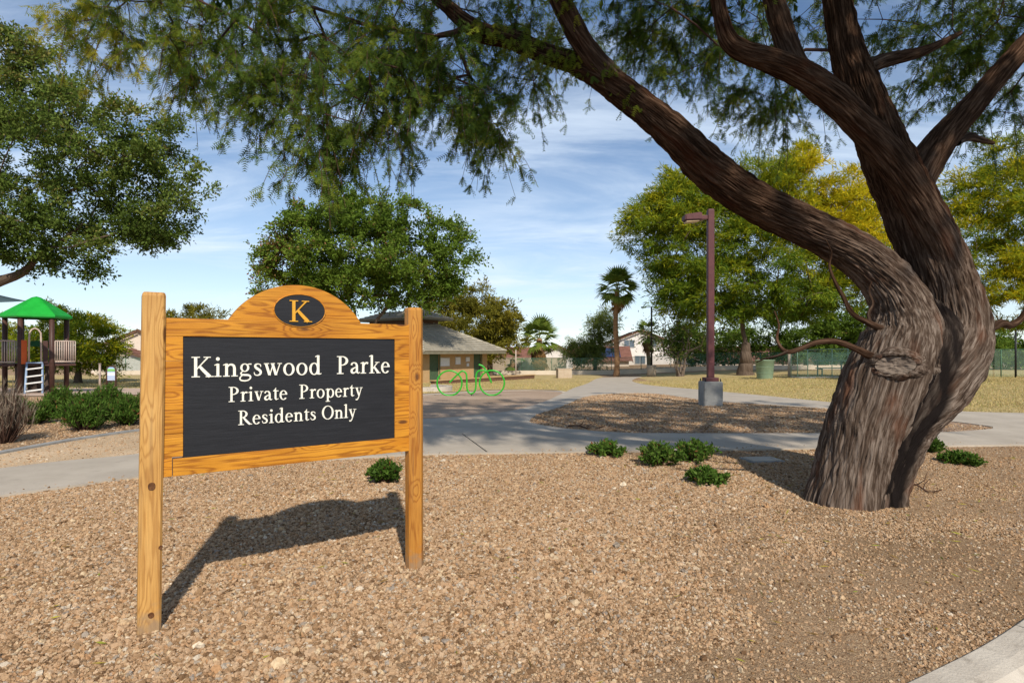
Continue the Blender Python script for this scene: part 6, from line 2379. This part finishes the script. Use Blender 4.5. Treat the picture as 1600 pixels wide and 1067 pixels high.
def bike_rack():
    b = G(736, 618.5)
    d = b.y
    s = d / FPX
    t = empty('bicycle_rack', b, R(0))
    tag(t, 'bright green tubular rack shaped like a bicycle', 'bicycle rack')

    def pt(x, y): return Vector(((x / 7.62 + 640 - 736) * s, 0, (618.5 - (y / 7.62 + 480)) * s))
    r = .029
    for cx, cz in ((475, 903), (980, 900)):
        c = pt(cx, cz)
        rd = 148 / 7.62 * s
        n = 40
        pts = [c + Vector((rd * math.cos(2 * math.pi * k / n), 0, rd * math.sin(2 * math.pi * k / n))) for k in range(n)]
        bm = bmesh.new()
        rings = add_tube(bm, pts + [pts[0]], r, 10, False)
        bm_obj('wheel', bm, M['green_paint'], t)
    fp = [pt(*q) for q in ((475, 897), (530, 840), (590, 785), (620, 762), (650, 764), (674, 790), (681, 830), (682, 900), (684, 965), (700, 1008), (735, 1028), (770, 1008), (787, 965), (790, 900), (791, 830), (800, 782), (828, 757), (880, 752), (915, 762))]
    tube('frame_tube', [p + Vector((0, -.02, 0)) for p in catmull(fp, 5)], r * 1.02, M['green_paint'], t, 10)
    fk = [pt(*q) for q in ((975, 902), (945, 825), (915, 765), (893, 728), (862, 696), (822, 684))]
    tube('handlebar', [p + Vector((0, .025, 0)) for p in catmull(fk, 5)], r * 1.05, M['green_paint'], t, 10)
    for x, z in ((475, 1052), (735, 1030), (980, 1048)):
        p = pt(x, z)
        tube('foot', [(p.x, 0, p.z), (p.x, 0, -.12)], .02, M['metal_black'], t, 6)


bike_rack()


# ------------------------------------------------------------------ playground
def playground():
    M['roof_green'] = surf('green_plastic_roof', (.008, .30, .028), (.014, .38, .04), 3, .45, .05, spec=.4)
    M['play_brown'] = surf('brown_steel', (.055, .026, .019), (.085, .040, .03), 8, .5, .1)
    M['play_tan'] = surf('tan_rail_steel', (.42, .32, .26), (.50, .40, .33), 8, .5, .1)
    M['play_orange'] = surf('orange_panel', (.55, .09, .015), (.62, .12, .02), 4, .5, .1)
    M['play_green'] = surf('dark_green_panel', (.012, .10, .03), (.02, .13, .04), 4, .5, .1)
    M['play_bark'] = surf('moulded_bark', (.055, .038, .03), (.11, .08, .062), 3, .9, .9, 9, stretch=(5, 5, .8), bdist=.05)
    M['play_white'] = surf('white_rungs', (.62, .60, .56), (.72, .70, .66), 8, .5, .1)
    M['play_blue'] = surf('blue_grey_steel', (.22, .30, .42), (.28, .36, .48), 8, .4, .1)
    d = 22.5
    b = ground_at(U(57, 600, d).x, d)
    s = d / FPX
    t = empty('play_tower', b, R(39))
    tag(t, 'playground tower with bright green hexagonal roof, railings and ladder', 'playground')
    X_ = lambda px: (px - 57) * s * .775     # the tower faces the street corner, not the lens
    Z_ = lambda py: (HOR - py) * s + EYE - b.z
    # hexagonal roof
    bm = bmesh.new()
    R0 = 57 * s * .79
    ze, za = Z_(493), Z_(463)
    hexa = [(math.cos(R(a)), math.sin(R(a))) for a in (0, 60, 120, 180, 240, 300)]
    rows = []
    for k, z in ((.90, ze - .13), (1.0, ze - .10), (1.0, ze - .02), (.80, ze + (za - ze) * .22), (.14, za - .05)):
        rows.append([bm.verts.new((c * R0 * k, q * R0 * k, z)) for c, q in hexa])
    ap = bm.verts.new((0, 0, za))
    for r0, r1 in zip(rows, rows[1:]):
        for i in range(6): bm.faces.new((r0[i], r0[(i + 1) % 6], r1[(i + 1) % 6], r1[i]))
    for i in range(6): bm.faces.new((rows[-1][i], rows[-1][(i + 1) % 6], ap))
    bmesh.ops.bevel(bm, geom=[e for e in bm.edges if e.calc_length() > .4], offset=.02, segments=2, affect='EDGES')
    bm_obj('roof', bm, M['roof_green'], t)
    zd = Z_(567)
    # posts at the six corners
    rp = 47 * s * .79
    for c, q in hexa:
        tube('post', [(c * rp, q * rp, -.1), (c * rp, q * rp, ze - .05)], .085, M['play_brown'], t, 12)
    bm = bmesh.new()
    v0 = [bm.verts.new((c * rp * 1.02, q * rp * 1.02, zd)) for c, q in hexa]; v1 = [bm.verts.new((c * rp * 1.02, q * rp * 1.02, zd - .1)) for c, q in hexa]
    bm.faces.new(v0); bm.faces.new(v1)
    for i in range(6): bm.faces.new((v0[i], v0[(i + 1) % 6], v1[(i + 1) % 6], v1[i]))
    bm_obj('deck', bm, M['play_brown'], t)

    def railing(p, q, z0, z1, n):
        r = empty('railing', (0, 0, 0)); r.parent = t
        p, q = Vector(p), Vector(q)
        for z in (z0, z1): tube('rail', [p + Vector((0, 0, z)), q + Vector((0, 0, z))], .026, M['play_tan'], r, 6)
        bm = bmesh.new(); add_tube(bm, [(0, 0, z0), (0, 0, z1)], .019, 6)
        me = bpy.data.meshes.new('baluster'); bm.to_mesh(me); bm.free(); me.materials.append(M['play_tan'])
        for i in range(n + 1): link('baluster', me, None, r, p.lerp(q, i / n))
    zr0, zr1 = Z_(565), Z_(533)
    fy = -math.sin(R(60)) * rp
    railing((X_(86), fy - .05, 0), (X_(118), fy - .05, 0), zr0, zr1, 9)
    railing((X_(-8), fy - .05, 0), (X_(25), fy - .05, 0), zr0, zr1, 9)
    railing((X_(86), -fy, 0), (X_(118), -fy, 0), zr0, zr1, 9)
    railing((X_(-8), -fy, 0), (X_(25), -fy, 0), zr0, zr1, 9)
    # side decks under the railings
    for x0, x1 in ((86, 119), (-9, 25)):
        box('side_deck', ((X_(x0) + X_(x1)) / 2, 0, zd - .06), ((x1 - x0) * s * .775, -2 * fy, .09), M['play_brown'], t)
    box('orange_panel', (X_(39), fy - .06, (Z_(532) + Z_(568)) / 2), (7 * s, .04, 36 * s), M['play_orange'], t, .015)
    box('brown_panel', (X_(71), fy - .06, (Z_(533) + Z_(567)) / 2), (6.2 * s, .04, 34 * s), M['play_brown'], t, .015)
    box('green_panel', (X_(55), -fy, (Z_(532) + Z_(541)) / 2), (12.5 * s, .05, 9 * s), M['play_green'], t, .01)
    arch = [(X_(46), Z_(567)), (X_(46.3), Z_(535)), (X_(47), Z_(521)), (X_(50.5), Z_(516)), (X_(55), Z_(514)), (X_(60), Z_(516)), (X_(64), Z_(521)), (X_(64.5), Z_(535)), (X_(64.7), Z_(567))]
    tube('grab_arch', [(x, fy - .12, z) for x, z in arch], .03, M['play_tan'], t, 8)
    # ladder
    for xt, xb in ((43, 40.5), (66.5, 66.5)):
        tube('ladder_rail', [(X_(xt), fy - .12, zd), (X_(xb), fy - .75, -.05)], .035, M['play_blue'], t, 8)
    for k, py in enumerate((576, 587, 597, 608)):
        f = (py - 567) / (617 - 567)
        y = fy - .12 - .63 * f
        a = Vector((X_(43 - 2.5 * f), y, Z_(py))); c = Vector((X_(66.5), y, Z_(py - 2.5)))
        o = box('rung', (a + c) / 2, ((c - a).length, .16, .05), M['play_white'], t, .01)
        o.rotation_euler = (0, -math.atan2((c - a).z, (c - a).x), 0)
    box('ladder_top', (X_(54.5), fy - .12, zd + .02), (20 * s, .14, .05), M['play_blue'], t, .01)
    # moulded tree stumps under the deck
    for k, (x0, x1) in enumerate(((24, 42), (69, 86))):
        cx, r = (X_(x0) + X_(x1)) / 2, (x1 - x0) / 2 * s * .775
        ctrl = [(Vector((cx, fy * .6, -.15)), r * 1.35), (Vector((cx, fy * .6, .12)), r * 1.05), (Vector((cx, fy * .6, zd * .5)), r * .9), (Vector((cx + .03, fy * .6, zd - .1)), r * 1.15)]
        bark_tube('stump', ctrl, M['play_bark'], t, ds=.04, seg=40, depth=.05, seed=60 + k, ridge=9)
    box('crawl_panel', (X_(56), fy * .3, zd * .45), (20 * s, .08, zd * .9), M['play_bark'], t)


playground()


def small_park_things():
    # information board
    b = G(174, 611)
    s = b.y / FPX
    t = empty('information_board', b)
    tag(t, 'small arched information board with brown frame behind shrubs', 'sign')
    M['print'] = None
    m, nt, bs = new_mat('printed_board')
    N, L = nt.nodes.new, nt.links.new
    tc = N('ShaderNodeTexCoord')
    sp = N('ShaderNodeSeparateXYZ'); L(tc.outputs['Generated'], sp.inputs[0])
    r = ramp(nt, [(0, (.42, .50, .66)), (.30, (.60, .66, .76)), (.31, (.25, .36, .60)), (.36, (.25, .36, .60)), (.37, (.72, .76, .82)), (.62, (.66, .72, .80)), (.63, (.32, .42, .62)), (.68, (.55, .66, .78)),
                  (.70, (.16, .42, .12)), (.82, (.28, .52, .16)), (.9, (.35, .55, .80))], 'CONSTANT')
    n = N('ShaderNodeTexNoise'); n.inputs['Scale'].default_value = 14
    L(tc.outputs['Generated'], n.inputs['Vector'])
    ad = N('ShaderNodeMath'); ad.operation = 'MULTIPLY_ADD'; ad.inputs[1].default_value = .05
    L(n.outputs[0], ad.inputs[0]); L(sp.outputs['Z'], ad.inputs[2])
    L(ad.outputs[0], r.inputs[0]); L(r.outputs[0], bs.inputs['Base Color'])
    w = 14 * s
    box('board', (0, 0, 27 * s), (w * .84, .03, 21 * s), m, t)
    fr = [(-w / 2, -.1), (-w / 2, 33 * s), (-w * .42, 36.5 * s), (-w * .2, 38.5 * s), (w * .2, 38.5 * s), (w * .42, 36.5 * s), (w / 2, 33 * s), (w / 2, -.1)]
    tube('frame', [(x, 0, z) for x, z in fr], .032, M['play_brown'], t, 8)
    tube('crossbar', [(-w / 2, 0, 16 * s), (w / 2, 0, 16 * s)], .025, M['play_brown'], t, 8)
    # pink steel post
    b = G(156, 607)
    s = b.y / FPX
    t = empty('play_post', b)
    tag(t, 'pale pink steel post left of the information board', 'post')
    tube('pole', [(0, 0, -.1), (0, 0, 38 * s)], .05, M['play_tan'], t, 10)
    tube('cap', [(0, 0, 38 * s), (0, 0, 39.5 * s)], .065, M['play_tan'], t, 10)
    # shade sail corner
    m, nt, bs = new_mat('shade_cloth')
    bs.inputs['Base Color'].default_value = (.045, .075, .085, 1)
    bs.inputs['Roughness'].default_value = .8
    d = 20.0
    t = empty('shade_sail', ground_at(U(-180, 600, d).x, d + 1))
    tag(t, 'dark blue grey shade sail reaching in from the left edge', 'shade sail')
    o = Vector(t.location)
    A_, B_, C_ = U(40, 470, d) - o, U(-120, 415, d + 2) - o, U(-140, 470, d - 3) - o
    bm = bmesh.new()
    n = 10
    grid = {}
    for i in range(n + 1):
        for j in range(n + 1 - i):
            f, g = i / n, j / n
            h = 1 - f - g
            p = A_ * h + B_ * f + C_ * g
            p.z -= .55 * (h * f + f * g + h * g)
            cen = (A_ + B_ + C_) / 3
            p += (cen - p) * .55 * ((h * f if g == 0 else 0) + (h * g if f == 0 else 0) + (f * g if h < 1e-6 else 0))
            grid[i, j] = bm.verts.new(p)
    for i in range(n):
        for j in range(n - i):
            bm.faces.new((grid[i, j], grid[i + 1, j], grid[i, j + 1]))
            if (i + 1, j + 1) in grid and i + j + 2 <= n: bm.faces.new((grid[i + 1, j], grid[i + 1, j + 1], grid[i, j + 1]))
    ob = bm_obj('cloth', bm, m, t, smooth_sh=True)
    md = ob.modifiers.new('thick', 'SOLIDIFY'); md.thickness = .012
    for k, q in enumerate((B_, C_)):
        tube('mast', [(q.x - .1, q.y, -.2), (q.x - .1, q.y, q.z + .1)], .08, M['play_brown'], t, 10)
    # brown pole by the palms, left of them
    b = ground_at(U(806, 600, 52).x, 52)
    t = empty('volleyball_post', b)
    tag(t, 'thin pinkish pole standing on the lawn beside the palms', 'post')
    tube('pole', [(0, 0, -.1), (0, 0, U(806, 547, 52).z - b.z)], .055, M['play_tan'], t, 8)
    tube('cap', [(0, 0, U(806, 547, 52).z - b.z), (0, 0, U(806, 546, 52).z - b.z)], .07, M['play_tan'], t, 8)
    # valve lid in the gravel
    b = G(1190, 719.5)
    t = empty('valve_cover', b + Vector((0, 0, .004)), R(8))
    tag(t, 'flat pale concrete valve cover set in the gravel', 'cover')
    box('lid', (0, 0, .016), (.40, .24, .03), M['kerb'], t, .008)
    box('rim', (0, 0, .006), (.47, .31, .024), M['block_concrete'], t, .006)
    # fallen twigs
    for lab, pts, r in (('dark fallen twig on the gravel right of the trunk', [(1412, 764), (1432, 766), (1450, 769), (1472, 772)], .012),
                        ('thin dark stick lying on the gravel island', [(888, 668), (905, 670), (925, 671), (945, 669)], .016)):
        w = [G(*q) + Vector((0, 0, .035 + .03 * math.sin(i * 2.2))) for i, q in enumerate(pts)]
        t = empty('fallen_twig', w[0]); tag(t, lab, 'twig')
        q = [v - w[0] for v in catmull(w, 5)]
        tube('stem', q, [r * (1 - .6 * i / len(q)) for i in range(len(q))], M['twig'], t, 6)
        m_ = q[len(q) // 2]
        tube('side_shoot', [m_, m_ + Vector((.05, .05, .04)), m_ + Vector((.12, .07, .09))], [r * .5, r * .4, r * .2], M['twig'], t, 5)
        m_ = q[len(q) // 3]
        tube('side_shoot', [m_, m_ + Vector((.06, -.03, .05)), m_ + Vector((.10, -.02, .14))], [r * .5, r * .4, r * .2], M['twig'], t, 5)


small_park_things()
print('all ok')


def leaf_litter():
    rg = np.random.default_rng(88)
    n = 2800
    P = np.c_[rg.uniform(-4, 8, n), rg.uniform(2.4, 8.2, n)]
    P = P[np_in_poly(P, bed) & (rg.random(n) < .35 + .65 * np.exp(-((P[:, 0] - 3.2) ** 2 + (P[:, 1] - 5.6) ** 2) / 6))]
    n = len(P)
    V3 = np.c_[P, rg.uniform(.012, .022, n)]
    Dr = unit(np.c_[rg.normal(0, 1, (n, 2)), rg.normal(.05, .12, n)])
    V, F, tn = leaf_quads(V3, Dr, rg.uniform(.025, .085, n), rg.uniform(.004, .013, n), rg.random(n), rg, .1)
    M['litter'] = leaf_mat('fallen_leaf', [(0, (.10, .05, .02)), (.5, (.24, .15, .05)), (.75, (.36, .30, .04)), (1, (.20, .24, .04))], .1, .8)
    o = link('leaf_litter', np_mesh('leaf_litter', V, F, {'tint': ('FLOAT', tn)}), M['litter'])
    tag(o, 'small fallen leaves and bits of twig strewn over gravel', 'leaves', kind='stuff')


leaf_litter()
